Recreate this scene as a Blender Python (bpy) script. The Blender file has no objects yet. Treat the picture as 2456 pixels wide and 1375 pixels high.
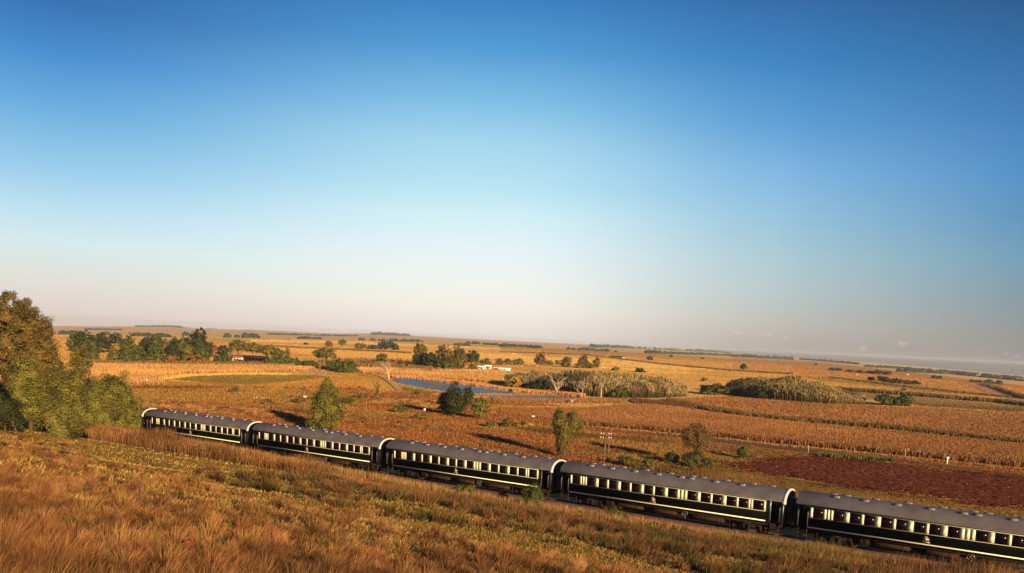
import bpy, math, random
import numpy as np
from mathutils import Vector, Matrix
R = math.radians
rng = np.random.default_rng(7)
random.seed(7)
scene = bpy.context.scene
col = scene.collection

# ------------------------------------------------------------ camera, world, sun, exposure
F, CX, CY, PITCH, ROLL = 2000., 1228., 1050., .11734, .04712      # in pixels of the 2456 wide photograph
W0, H0 = 2456., 1375.
cam = bpy.data.objects.new('camera', bpy.data.cameras.new('camera')); col.objects.link(cam)
cam.data.sensor_width = 36; cam.data.lens = F / W0 * 36
cam.data.clip_start = .5; cam.data.clip_end = 90000
cam.data.shift_y = (CY - H0 / 2) / W0
cam.location = (0, 0, 0)
cam.rotation_euler = (Matrix.Rotation(math.pi / 2 - PITCH, 3, 'X') @ Matrix.Rotation(ROLL, 3, 'Z')).to_euler()
scene.camera = cam
scene.render.resolution_x, scene.render.resolution_y = 1024, 573
scene.view_settings.view_transform = 'Standard'; scene.view_settings.look = 'None'
scene.view_settings.exposure = 1.0; scene.view_settings.gamma = 1

SUN_EL, SUN_AZ = R(13), math.atan2(.50, -.866)                     # low sun behind the camera's right shoulder
world = bpy.data.worlds.new('World'); scene.world = world; world.use_nodes = True
nt = world.node_tree; nt.nodes.clear(); N = nt.nodes.new; LK = nt.links.new
wo = N('ShaderNodeOutputWorld'); bg = N('ShaderNodeBackground'); LK(bg.outputs[0], wo.inputs[0])
sky = N('ShaderNodeTexSky'); sky.sky_type = 'NISHITA'; sky.sun_disc = False
sky.sun_elevation = SUN_EL; sky.sun_rotation = SUN_AZ; sky.air_density = 1.3; sky.dust_density = .6
bg.inputs[1].default_value = .1
def lin(c):
    c = np.asarray(c, float) / 255
    return np.where(c <= .04045, c / 12.92, ((c + .055) / 1.055) ** 2.4)
def ramp(nt, fac, stops, k=1.0, interp='EASE'):
    r = nt.nodes.new('ShaderNodeValToRGB'); r.color_ramp.interpolation = interp
    e = r.color_ramp.elements
    while len(e) > 1: e.remove(e[0])
    for i, (p, c) in enumerate(stops):
        el = e[0] if i == 0 else e.new(p)
        el.position = p; el.color = tuple(np.asarray(lin(c)) * k) + (1,)
    nt.links.new(fac, r.inputs[0]); return r.outputs[0]
def mth(nt, op, a, b=None, c=None, clamp=False):
    m = nt.nodes.new('ShaderNodeMath'); m.operation = op; m.use_clamp = clamp
    for i, v in enumerate((a, b, c)):
        if v is None: continue
        if isinstance(v, (int, float)): m.inputs[i].default_value = v
        else: nt.links.new(v, m.inputs[i])
    return m.outputs[0]
def mix(nt, f, a, b, mode='MIX'):
    m = nt.nodes.new('ShaderNodeMix'); m.data_type = 'RGBA'; m.blend_type = mode
    for s, v in ((m.inputs[0], f), (m.inputs[6], a), (m.inputs[7], b)):
        if isinstance(v, (int, float)): s.default_value = v
        elif isinstance(v, (tuple, list, np.ndarray)): s.default_value = tuple(v)[:3] + (1,)
        else: nt.links.new(v, s)
    return m.outputs[2]
tc = N('ShaderNodeTexCoord'); sx = N('ShaderNodeSeparateXYZ'); LK(tc.outputs['Generated'], sx.inputs[0])
el_ = mth(nt, 'ARCSINE', sx.outputs[2])
az_ = mth(nt, 'ARCTAN2', sx.outputs[0], sx.outputs[1])              # 0 straight ahead, + to the right
e01 = mth(nt, 'MULTIPLY_ADD', el_, 1 / .6, .05, clamp=True)         # elevation -1.7 deg .. 32 deg
def E(y, x=1228.):
    a, b_ = x - CX, y - CY; a, b_ = a * math.cos(ROLL) + b_ * math.sin(ROLL), -a * math.sin(ROLL) + b_ * math.cos(ROLL); v = -b_ / F
    d = Vector((a / F, math.cos(PITCH) + v * math.sin(PITCH), -math.sin(PITCH) + v * math.cos(PITCH))).normalized(); return min(1, max(0, math.asin(d.z) / .6 + .05))
def stops(x, L_): return sorted([(E(y, x), c) for y, c in L_], key=lambda q: q[0])
SL = stops(120, [(800, (200, 178, 168)), (785, (222, 200, 186)), (740, (226, 211, 202)), (660, (224, 225, 219)), (580, (213, 233, 237)), (500, (188, 224, 241)), (400, (152, 203, 236)), (250, (104, 172, 222)), (120, (68, 140, 208)), (0, (52, 112, 180)), (-300, (30, 80, 150))])
SK = stops(1228, [(840, (210, 194, 188)), (812, (232, 220, 214)), (790, (236, 225, 217)), (740, (244, 239, 230)), (680, (241, 244, 240)), (600, (229, 243, 247)), (520, (209, 239, 247)), (450, (184, 227, 243)), (350, (165, 214, 238)), (250, (128, 190, 230)), (120, (80, 155, 212)), (0, (58, 128, 195)), (-300, (32, 90, 160))])
SM = stops(1880, [(866, (80, 76, 74)), (850, (120, 112, 106)), (844, (180, 169, 159)), (780, (192, 188, 181)), (700, (185, 200, 202)), (620, (172, 202, 212)), (520, (150, 195, 222)), (420, (128, 182, 226)), (300, (92, 158, 213)), (150, (60, 132, 195)), (0, (52, 105, 168)), (-300, (30, 74, 138))])
SR = stops(2400, [(890, (40, 40, 44)), (874, (76, 76, 78)), (868, (156, 149, 142)), (845, (153, 149, 145)), (800, (149, 150, 149)), (720, (132, 152, 162)), (620, (110, 155, 182)), (520, (90, 145, 188)), (420, (76, 140, 195)), (300, (68, 125, 185)), (130, (50, 105, 160)), (0, (42, 88, 135)), (-300, (24, 60, 110))])
cL, cC, cM, cR = (ramp(nt, e01, s, .5, 'LINEAR') for s in (SL, SK, SM, SR))
def azr(a, b, kind='SMOOTHSTEP'):
    m_ = N('ShaderNodeMapRange'); m_.interpolation_type = kind; LK(az_, m_.inputs[0]); m_.inputs[1].default_value = a; m_.inputs[2].default_value = b; return m_.outputs[0]
skyc = mix(nt, azr(.29, .55, 'LINEAR'), mix(nt, azr(-.02, .33), mix(nt, azr(-.52, -.06), cL, cC), cM), cR)
gain = N('ShaderNodeMix'); gain.data_type = 'RGBA'; gain.blend_type = 'MULTIPLY'; gain.clamp_result = False
gain.inputs[0].default_value = 1; LK(skyc, gain.inputs[6]); gain.inputs[7].default_value = (10, 10, 10, 1)
LK(mix(nt, .985, sky.outputs[0], gain.outputs[2]), bg.inputs[0])     # physical sky, tinted towards the polarised blue of the photo

sun = bpy.data.objects.new('sun', bpy.data.lights.new('sun', 'SUN')); col.objects.link(sun)
sun.data.energy = 4.7; sun.data.angle = R(.6); sun.data.color = (1, .72, .44)
SD = Vector((math.sin(SUN_AZ) * math.cos(SUN_EL), math.cos(SUN_AZ) * math.cos(SUN_EL), math.sin(SUN_EL)))
sun.rotation_euler = SD.to_track_quat('Z', 'Y').to_euler()

# ------------------------------------------------------------ helpers
def tag(o, label=None, cat=None, group=None, kind=None):
    if label: o['label'] = label
    if cat: o['category'] = cat
    if group: o['group'] = group
    if kind: o['kind'] = kind
    return o
def empty(name, loc, rot=(0, 0, 0)):
    o = bpy.data.objects.new(name, None); col.objects.link(o); o.location = loc; o.rotation_euler = rot
    o.empty_display_size = .2; return o
def mesh_np(name, V, Fa, mat, colr=None, parent=None, smooth=False):
    """V (n,3); Fa (m,k) same-size faces, or list of such arrays"""
    me = bpy.data.meshes.new(name); V = np.asarray(V, np.float32)
    Fs = Fa if isinstance(Fa, list) else [Fa]; Fs = [np.asarray(f, np.int32) for f in Fs if len(f)]
    me.vertices.add(len(V)); me.vertices.foreach_set('co', V.ravel())
    loops = np.concatenate([f.ravel() for f in Fs]); me.loops.add(len(loops)); me.loops.foreach_set('vertex_index', loops)
    sizes = np.concatenate([np.full(len(f), f.shape[1], np.int32) for f in Fs])
    st = np.concatenate([[0], np.cumsum(sizes)[:-1]]).astype(np.int32)
    me.polygons.add(len(sizes)); me.polygons.foreach_set('loop_start', st)
    if smooth: me.polygons.foreach_set('use_smooth', np.ones(len(sizes), bool))
    me.update(calc_edges=True)
    if colr is not None:
        a = me.color_attributes.new('Col', 'FLOAT_COLOR', 'POINT')
        c4 = np.ones((len(V), 4), np.float32); c4[:, :3] = colr; a.data.foreach_set('color', c4.ravel())
    if mat is not None: me.materials.append(mat)
    o = bpy.data.objects.new(name, me); col.objects.link(o); o.parent = parent; return o
class MB:
    def __init__(s): s.v = []; s.f = {}; s.n = 0; s.c = []
    def add(s, V, Fc, c=None):
        V = np.asarray(V, float)
        for f in Fc: s.f.setdefault(len(f), []).append([i + s.n for i in f])
        s.v.append(V); s.n += len(V); s.c.append(np.tile(c if c is not None else (1, 1, 1), (len(V), 1)))
    def box(s, x0, x1, y0, y1, z0, z1, c=None):
        s.add([(x, y, z) for x in (x0, x1) for y in (y0, y1) for z in (z0, z1)],
              [(0, 1, 3, 2), (4, 6, 7, 5), (0, 4, 5, 1), (2, 3, 7, 6), (0, 2, 6, 4), (1, 5, 7, 3)], c)
    def bbox(s, x0, x1, y0, y1, z0, z1, b=.03, c=None):            # box with bevelled long edges (profile in yz)
        P = [(y0 + b, z0), (y1 - b, z0), (y1, z0 + b), (y1, z1 - b), (y1 - b, z1), (y0 + b, z1), (y0, z1 - b), (y0, z0 + b)]
        s.prism_x(P, x0, x1, c)
    def prism_x(s, P, x0, x1, c=None):
        n = len(P); s.add([(x0, y, z) for y, z in P] + [(x1, y, z) for y, z in P],
                          [(i, (i + 1) % n, n + (i + 1) % n, n + i) for i in range(n)] + [tuple(range(n))[::-1], tuple(range(n, 2 * n))], c)
    def prism_y(s, P, y0, y1, c=None):
        n = len(P); s.add([(x, y0, z) for x, z in P] + [(x, y1, z) for x, z in P],
                          [(i, (i + 1) % n, n + (i + 1) % n, n + i) for i in range(n)] + [tuple(range(n))[::-1], tuple(range(n, 2 * n))], c)
    def tube(s, pts, rad, k=6, c=None, caps=True):
        pts = [Vector(p) for p in pts]; V = []; n = len(pts)
        for i, p in enumerate(pts):
            d = (pts[min(i + 1, n - 1)] - pts[max(i - 1, 0)]).normalized()
            a = d.cross(Vector((.31, .17, .93)));
            if a.length < 1e-3: a = d.cross(Vector((1, 0, 0)))
            a.normalize(); b = d.cross(a); r = rad[i] if hasattr(rad, '__len__') else rad
            V += [tuple(p + (a * math.cos(t) + b * math.sin(t)) * r) for t in (2 * math.pi * j / k for j in range(k))]
        Fc = [(i * k + j, i * k + (j + 1) % k, (i + 1) * k + (j + 1) % k, (i + 1) * k + j) for i in range(n - 1) for j in range(k)]
        if caps: Fc += [tuple(range(k))[::-1], tuple(range((n - 1) * k, n * k))]
        s.add(V, Fc, c)
    def build(s, name, mat, parent=None, smooth=False, colr=False):
        return mesh_np(name, np.concatenate(s.v), [np.array(f) for f in s.f.values()], mat, np.concatenate(s.c) if colr else None, parent, smooth)

def new_mat(name):
    m = bpy.data.materials.new(name); m.use_nodes = True; t = m.node_tree
    b = t.nodes['Principled BSDF']; return m, t, b
def pmat(name, c, rough=.6, metal=0, var=.15, scale=3, bump=0, spec=.5, coat=0):
    if rough >= .8: spec = .04
    m, t, b = new_mat(name); b.inputs['Roughness'].default_value = rough; b.inputs['Metallic'].default_value = metal
    b.inputs['Specular IOR Level'].default_value = spec; b.inputs['Coat Weight'].default_value = coat
    tcn = t.nodes.new('ShaderNodeTexCoord'); nz = t.nodes.new('ShaderNodeTexNoise'); nz.inputs['Scale'].default_value = scale; nz.inputs['Detail'].default_value = 6
    t.links.new(tcn.outputs['Object'], nz.inputs['Vector'])
    c = np.asarray(c, float)
    t.links.new(mix(t, mth(t, 'MULTIPLY_ADD', nz.outputs[0], 2.4, -.7, clamp=True), c * (1 - var), np.minimum(c * (1 + var), 1)), b.inputs['Base Color'])
    if bump:
        bp = t.nodes.new('ShaderNodeBump'); bp.inputs['Strength'].default_value = bump; bp.inputs['Distance'].default_value = .05
        t.links.new(nz.outputs[0], bp.inputs['Height']); t.links.new(bp.outputs[0], b.inputs['Normal'])
    return m
def leaf_mat(name, transl=.35, rough=.7):
    m = bpy.data.materials.new(name); m.use_nodes = True; t = m.node_tree; t.nodes.clear()
    o = t.nodes.new('ShaderNodeOutputMaterial'); at = t.nodes.new('ShaderNodeAttribute'); at.attribute_name = 'Col'
    d = t.nodes.new('ShaderNodeBsdfPrincipled'); d.inputs['Roughness'].default_value = rough; d.inputs['Specular IOR Level'].default_value = .25
    tr = t.nodes.new('ShaderNodeBsdfTranslucent'); ms = t.nodes.new('ShaderNodeMixShader'); ms.inputs[0].default_value = transl
    t.links.new(at.outputs[0], d.inputs['Base Color']); t.links.new(at.outputs[0], tr.inputs[0])
    t.links.new(d.outputs[0], ms.inputs[1]); t.links.new(tr.outputs[0], ms.inputs[2]); t.links.new(ms.outputs[0], o.inputs[0]); return m
M = dict(
    black=pmat('coach_black_green', (.0015, .0022, .0018), .5, var=.3, scale=1.5, spec=.05),
    green=pmat('coach_door_green', (.006, .011, .007), .35, var=.2),
    ventlit=pmat('vent_metal_sunlit', (.42, .40, .38), .5, var=.1), roof=pmat('roof_grey', (.118, .105, .098), .7, var=.22, scale=.8, spec=.12),
    cream=pmat('cream_paint', (.82, .80, .42), .5, var=.04),
    capcream=pmat('cap_cream', (.66, .58, .44), .5, var=.06),
    glass=pmat('window_glass', (.007, .0025, .0025), .16, var=.3, spec=.12),
    brown=pmat('window_wood', (.05, .02, .01), .6, spec=.1),
    under=pmat('underframe_grime', (.018, .013, .010), .85, var=.4, scale=4),
    tank=pmat('tank_grime', (.045, .026, .015), .8, var=.35, scale=4),
    steel=pmat('steel', (.25, .22, .19), .4, .8),
    vent=pmat('vent_alloy', (.13, .125, .13), .5, .0, var=.1, spec=.2),
    letter=pmat('letter_orange', (.75, .22, .05), .5),
    rail=pmat('rail_steel', (.16, .10, .07), .5, .6), sleeper=pmat('sleeper', (.10, .06, .04), .9),
    ballast=pmat('ballast_stone', (.34, .15, .08), .95, var=.6, scale=7, bump=.8),
    bark=pmat('bark', (.10, .065, .04), .95, var=.4, scale=6), deadwood=pmat('dead_wood', (.40, .30, .20), .9, var=.2),
    paletwig=pmat('pale_twig', (.45, .30, .20), .9, var=.2),
    leaf=leaf_mat('leaf', .25), grass=leaf_mat('dry_grass', .22, .8),
    white=pmat('white_paint', (.8, .78, .74), .6, var=.05), wall=pmat('cream_wall', (.75, .62, .42), .8, var=.1), redroof=pmat('red_roof', (.24, .065, .035), .7),
    shed=pmat('dark_shed', (.05, .035, .025), .8), pole=pmat('pole_wood', (.13, .08, .05), .9), insul=pmat('insulator', (.7, .6, .5), .4),
    dark=pmat('dark_opening', (.02, .015, .012), .5), clay=pmat('red_clay', (.32, .05, .022), .95, var=.3, scale=8, bump=.6),
)
m, t, b = new_mat('painted_crest'); a_ = t.nodes.new('ShaderNodeAttribute'); a_.attribute_name = 'Col'; t.links.new(a_.outputs[0], b.inputs['Base Color']); M['crest'] = m

# ------------------------------------------------------------ geometry of the place: track frame, terrain, picture rays
TX, TY, TZ, HEAD, GRADE = -51.284, 114.909, -14.656, .57915, .00872
cH, sH = math.cos(HEAD), math.sin(HEAD)
def to_sq(X, Y): return (X - TX) * cH - (Y - TY) * sH, -(X - TX) * sH - (Y - TY) * cH
def from_sq(s, q): return TX + s * cH - q * sH, TY - s * sH - q * cH
def railz(s): return TZ - 1.27 + GRADE * np.clip(s, -140, 170)
DX = np.array([-900, 0, 140, 370, 600, 1000, 1228, 1500, 1756, 2060, 2456, 3200]); DU = (DX - 1228) / 2000.
DD = np.array([.013, .0135, .0105, .0075, .0040, .0003, .0012, .0020, .0032, .0064, .0128, .016])
PQ = np.array([-1e5, -9, -4.5, -1.45, 1.5, 3, 8, 14, 30, 50, 68, 90, 150, 1000]); PZ = np.array([-.95, -.95, -.6, -.55, -.55, -.45, .10, 1.95, 5.2, 9.15, 12.65, 16, 22, 60])
def sm(a, b, x): t = np.clip((x - a) / (b - a), 0, 1); return t * t * (3 - 2 * t)
def wav(X, Y, l, ph=0): return np.sin(X / l + ph + 1.3 * np.sin(Y / l * .7 + ph * 2)) * np.cos(Y / l * 1.1 - ph + .9 * np.sin(X / l * .6))
def gz(X, Y):
    X = np.asarray(X, float); Y = np.asarray(Y, float)
    s, q = to_sq(X, Y); r = np.hypot(X, Y)
    fade = np.exp(-np.maximum(0, -q - 10) / 70.)
    base = TZ - 1.27 + GRADE * (np.clip(s, -140, 170) * fade + 40 * (1 - fade))
    z = base + np.interp(q, PQ, PZ)
    u = X / np.maximum(Y, 1.0); u = np.where(Y < 5, np.sign(X) * 1.0, np.clip(u, -1, 1))
    dep = np.interp(u, DU, DD)
    z = z - np.maximum(0, r - 420) * dep
    # far hills on the left and low swells elsewhere
    az = np.arctan2(X, np.maximum(Y, 1)); far = sm(2500, 6000, r)
    hill = np.interp((np.tan(np.clip(az, -1.2, 1.2)) * 2000 + 1228), [-900, 0, 140, 250, 340, 400, 440, 462, 480, 498, 520, 600, 760, 800, 850, 900, 960, 1000, 1100, 1400, 1756, 2456, 3200],
                     [30, 34, 30, 32, 40, 44, 40, 26, 24, 36, 24, 22, 8, 8, 16, 18, 13, 4, 5, 9, 8, 10, 10])
    z = z + far * hill * (.55 + .45 * sm(5500, 8500, r)) + far * 3.0 * wav(X, Y, 420.)
    # relief of the grassy slope
    hs = sm(16, 26, q)
    z = z + hs * (.16 * wav(X, Y, 3.1) + .22 * wav(X, Y, 7.3, 1.7)) * sm(4, 12, r) + .05 * wav(X, Y, 5.0, .4) * (1 - hs) * sm(-6, -14, q) * np.exp(-r / 250)
    return z
cp, sp_, cr_, sr_ = math.cos(PITCH), math.sin(PITCH), math.cos(ROLL), math.sin(ROLL)
def rays(px, py):
    x = np.asarray(px, float) - CX; y = np.asarray(py, float) - CY
    x, y = x * cr_ + y * sr_, -x * sr_ + y * cr_
    v = -y / F; return np.stack([x / F, cp + v * sp_, -sp_ + v * cp], -1)
def project(X, Y, Z):
    d = Y * cp - Z * sp_; v = Y * sp_ + Z * cp; d = np.where(d > .1, d, np.nan)
    x = F * X / d; y = -F * v / d; return CX + x * cr_ - y * sr_, CY + x * sr_ + y * cr_
TT = np.concatenate([np.geomspace(3, 60, 60), 1 / np.linspace(1 / 60., 1 / 9200., 170)[1:]])
def hit(px, py):
    """where the sight lines of the given photo pixels meet the terrain"""
    px = np.atleast_1d(np.asarray(px, float)); py = np.atleast_1d(np.asarray(py, float)); D = rays(px, py)
    out = np.full((len(px), 3), np.nan)
    for a in range(0, len(px), 20000):
        d = D[a:a + 20000]; P = d[:, None, :] * TT[None, :, None]
        under = P[..., 2] < gz(P[..., 0], P[..., 1]); i = under.argmax(1); ok = under.any(1) & (i > 0)
        lo = TT[np.maximum(i - 1, 0)]; hi = TT[i]
        for _ in range(14):
            mid = (lo + hi) / 2; p = d * mid[:, None]; u = p[:, 2] < gz(p[:, 0], p[:, 1]); hi = np.where(u, mid, hi); lo = np.where(u, lo, mid)
        p = d * hi[:, None]; p[:, 2] = gz(p[:, 0], p[:, 1]); p[~ok] = np.nan; out[a:a + 20000] = p
    return out
def hit1(px, py):
    p = hit(px, py)[0]
    if np.isnan(p).any():
        py2 = py
        while np.isnan(p).any(): py2 += 1; p = hit(px, py2)[0]
    return p
def inpoly(px, py, poly):
    poly = np.asarray(poly, float); c = np.zeros(len(px), bool); n = len(poly)
    for i in range(n):
        x1, y1 = poly[i]; x2, y2 = poly[i - 1]
        if y1 == y2: continue
        m_ = ((y1 > py) != (y2 > py)) & (px < (x2 - x1) * (py - y1) / (y2 - y1) + x1); c ^= m_
    return c
def C(n, x, y):                                                     # survey coordinates of the four detail views
    ox, oy = {1: (0, 680), 2: (600, 760), 3: (1200, 780), 4: (1756, 780)}[n]; return ox + x / 3.437, oy + y / 3.437
def CP(n, *pts): return [C(n, x, y) for x, y in pts]
def band(top, bot): return list(top) + list(bot)[::-1]

# ------------------------------------------------------------ the ground: one sheet to the horizon
POND = CP(2, (1180, 512), (1340, 515), (1500, 535), (1700, 560), (1900, 590), (2100, 615), (2330, 634), (2100, 634), (1850, 630), (1640, 615), (1560, 605), (1450, 590), (1380, 575), (1300, 562), (1230, 548), (1190, 530))
POND2 = CP(3, (-90, 586), (0, 586), (200, 583), (400, 586), (560, 592), (670, 602), (560, 612), (330, 613), (120, 609), (-80, 606))
SPIT = CP(2, (1415, 535), (1500, 545), (1590, 565), (1690, 590), (1640, 592), (1520, 575), (1440, 560))
GOLD = (.70, .37, .10); STRAW = (.85, .54, .20); RUST = (.42, .145, .045); OLIVE = (.26, .165, .035); PINK = (.66, .40, .14); BROWN = (.30, .15, .06); DKGREEN = (.10, .085, .025); TAN = (.64, .34, .115)
ZONES = [  # painter's order: (polygon in the photograph's ground survey, albedo)
    (band([(0, 780), (2456, 870)], [(0, 812), (1228, 828), (2456, 922)]), (.70, .40, .20)),
    (band([(0, 806), (560, 812), (1228, 829), (1756, 860), (2456, 926)], [(0, 880), (1228, 885), (2456, 985)]), TAN),
    (CP(1, (1700, 455), (2406, 455), (2406, 490), (1750, 485)), (.50, .33, .08)),
    (CP(2, (0, 185), (900, 205), (1500, 232), (2400, 268), (2400, 282), (1400, 245), (800, 222), (0, 205)), STRAW),
    (CP(2, (0, 205), (800, 222), (1400, 252), (1300, 262), (600, 235), (0, 222)), (.55, .27, .08)),
    (CP(2, (300, 255), (900, 275), (1330, 300), (1330, 350), (900, 330), (300, 300)), GOLD),
    (CP(2, (1870, 300), (2400, 325), (2400, 385), (1870, 340)), STRAW),
    (CP(3, (0, 180), (1300, 235), (2400, 320), (2400, 340), (1250, 270), (700, 245), (0, 215)), (.52, .25, .07)),
    (CP(3, (0, 250), (900, 280), (1500, 330), (1900, 365), (1500, 372), (800, 330), (0, 280)), STRAW),
    (CP(3, (800, 340), (1500, 378), (1700, 410), (1300, 400), (800, 360)), STRAW),
    (CP(4, (0, 270), (700, 300), (1900, 440), (2406, 500), (2406, 610), (1900, 560), (1000, 450), (0, 350)), (.50, .22, .07)),
    (CP(4, (580, 420), (800, 432), (1500, 490), (2000, 560), (2300, 600), (1700, 560), (1200, 505), (700, 455)), (.22, .18, .04)),
    (CP(4, (2100, 490), (2406, 525), (2406, 580), (2250, 545)), (.62, .26, .08)),
    (CP(4, (870, 540), (1500, 585), (2406, 668), (2406, 700), (1500, 640), (1100, 610)), (.34, .20, .12)),
    (CP(4, (1500, 640), (2406, 690), (2406, 720), (1500, 665)), (.24, .15, .04)),
    # beyond the train: rust meadow
    ([(-900, 905), (320, 915), (900, 935), (1500, 985), (1900, 1010), (2600, 1070), (3400, 1200), (3400, 1700), (-900, 1500)], RUST),
    # left golden maize and mown circle
    ([(150, 874), (740, 876), (760, 886), (700, 893), (460, 897), (390, 902), (384, 912), (400, 925), (300, 926), (150, 905)], GOLD),
    (CP(1, (1310, 780), (1500, 750), (1900, 735), (2406, 738), (2406, 760), (1950, 752), (1600, 765), (1400, 790)), STRAW),
    (CP(1, (1400, 790), (1600, 765), (1950, 752), (2600, 755), (2900, 790), (2500, 830), (2100, 840), (1700, 820)), (.30, .19, .05)),
    ([(560, 925), (700, 915), (790, 905), (880, 903), (900, 915), (880, 930), (760, 935), (640, 945)], (.60, .28, .08)),
    ([(380, 912), (560, 922), (600, 935), (470, 930), (392, 922)], (.46, .23, .07)),
    ([(850, 880), (1210, 885), (1215, 905), (1300, 930), (1180, 920), (940, 900), (870, 897)], GOLD),
    ([(790, 888), (880, 894), (945, 900), (975, 940), (900, 938), (860, 910), (780, 906)], (.58, .31, .085)),
    (CP(2, (1240, 560), (1380, 580), (1560, 612), (1500, 640), (1250, 615)), (.26, .17, .06)),
    (CP(2, (880, 680), (1500, 700), (1540, 770), (1000, 715)), TAN),
    (CP(3, (0, 670), (700, 670), (1100, 640), (1350, 640), (1700, 700), (2000, 745), (2406, 800), (2406, 960), (1700, 900), (1200, 850), (660, 810), (400, 790), (0, 735)), TAN),
    (CP(3, (0, 735), (400, 760), (410, 800), (0, 780)), RUST),
    ([(1580, 958), (1756, 950), (2100, 972), (2600, 1010), (2600, 1080), (2120, 1027), (1782, 995)], (.50, .215, .065)),
    (CP(4, (0, 735), (600, 800), (1250, 860), (2406, 980), (2406, 1140), (1400, 1040), (600, 970), (0, 905)), (.46, .19, .06)),
    (CP(3, (1080, 625), (1400, 650), (1720, 700), (1600, 710), (1300, 668), (1090, 640)), (.14, .06, .025)),
    (CP(3, (1640, 700), (1900, 700), (1940, 735), (1640, 738)), (.30, .09, .03)),
    # behind the train, right: verge and red ploughed land
    (CP(4, (0, 1020), (700, 1060), (1500, 1150), (2406, 1235), (2406, 1600), (-300, 1500), (-600, 1100)), (.36, .19, .055)),
    (CP(3, (1000, 1080), (1350, 1060), (1850, 1120), (2000, 1200), (1400, 1230), (1000, 1160)), (.24, .15, .04)),
]
ys = []
az = np.concatenate([np.linspace(-math.pi, -.72, 60)[:-1], np.linspace(-.72, .72, 1150), np.linspace(.72, math.pi, 60)[1:-1]])
rr = np.concatenate([np.geomspace(1.2, 62, 190), 1 / np.linspace(1 / 62., 1 / 2600., 300)[1:], np.geomspace(2600, 9400, 60)[1:]])
A, B = np.meshgrid(az, rr); X = (B * np.sin(A)).ravel(); Y = (B * np.cos(A)).ravel(); Z = gz(X, Y)
px, py = project(X, Y, Z); px = np.nan_to_num(px, nan=-9999); py = np.nan_to_num(py, nan=-9999)
gc = np.tile(np.array((.70, .40, .13)), (len(X), 1)).astype(np.float32)
s_, q_ = to_sq(X, Y)
jx = px + 2.2 * wav(X, Y, 9.) ; jy = py + .7 * wav(X, Y, 6., 2.)
for poly, c in ZONES: gc[inpoly(jx, jy, poly)] = np.array(c) * (1.04, 1.06, .62)
near = q_ > -3.2
gc[near] = (.20, .10, .04)
hillm = q_ > 12.5
gn = .5 + .5 * wav(X, Y, 4.3, .6) * wav(X, Y, 9.7, 2.1)
gc[hillm] = .95 * (np.array((1, 1, .45))) * (np.array((.36, .22, .05)) * (1 - gn[:, None]) + np.array((.42, .20, .06)) * gn[:, None])[hillm]
na = len(az); nr = len(rr); i0 = (np.arange(nr - 1)[:, None] * na + np.arange(na)[None, :]); i1 = (np.arange(nr - 1)[:, None] * na + (np.arange(na) + 1)[None, :] % na)
FQ = np.stack([i0, i0 + na, i1 + na, i1], -1).reshape(-1, 4)
m, t, b = new_mat('ground_fields'); b.inputs['Roughness'].default_value = .95; b.inputs['Specular IOR Level'].default_value = .02
at = t.nodes.new('ShaderNodeAttribute'); at.attribute_name = 'Col'; tcn = t.nodes.new('ShaderNodeTexCoord')
def nz_(scale, det=5, stretch=None, rot=0):
    n = t.nodes.new('ShaderNodeTexNoise'); n.inputs['Scale'].default_value = scale; n.inputs['Detail'].default_value = det; n.inputs['Roughness'].default_value = .65
    if stretch:
        mp = t.nodes.new('ShaderNodeMapping'); mp.inputs['Scale'].default_value = stretch; mp.inputs['Rotation'].default_value = (0, 0, rot)
        t.links.new(tcn.outputs['Object'], mp.inputs[0]); t.links.new(mp.outputs[0], n.inputs['Vector'])
    else: t.links.new(tcn.outputs['Object'], n.inputs['Vector'])
    return n.outputs[0]
n1, n2, n3, n4 = nz_(1.1, 8), nz_(.035, 7), nz_(.012, 5, (.25, 1.6, 1), .12), nz_(.25, 6, (.35, 1.2, 1), .1)
f1 = mth(t, 'MULTIPLY_ADD', n1, 1.5, .25); f2 = mth(t, 'MULTIPLY_ADD', n2, 1.3, .35); f3 = mth(t, 'MULTIPLY_ADD', n3, 1.1, .45); f4 = mth(t, 'MULTIPLY_ADD', n4, 1.6, .2)
ff = mth(t, 'MULTIPLY', mth(t, 'MULTIPLY', f1, f2), mth(t, 'MULTIPLY', f3, f4))
cc = mix(t, 1.0, at.outputs[0], ff, 'MULTIPLY')
c3 = mix(t, mth(t, 'MULTIPLY_ADD', n4, 2.6, -1.5, clamp=True), cc, (.30, .14, .045))
t.links.new(c3, b.inputs['Base Color'])
bp = t.nodes.new('ShaderNodeBump'); bp.inputs['Strength'].default_value = .6; bp.inputs['Distance'].default_value = .25; t.links.new(n1, bp.inputs['Height']); t.links.new(bp.outputs[0], b.inputs['Normal'])
ground = mesh_np('ground', np.stack([X, Y, Z], -1), FQ, m, gc, smooth=True); tag(ground, kind='structure')
del A, B

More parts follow.
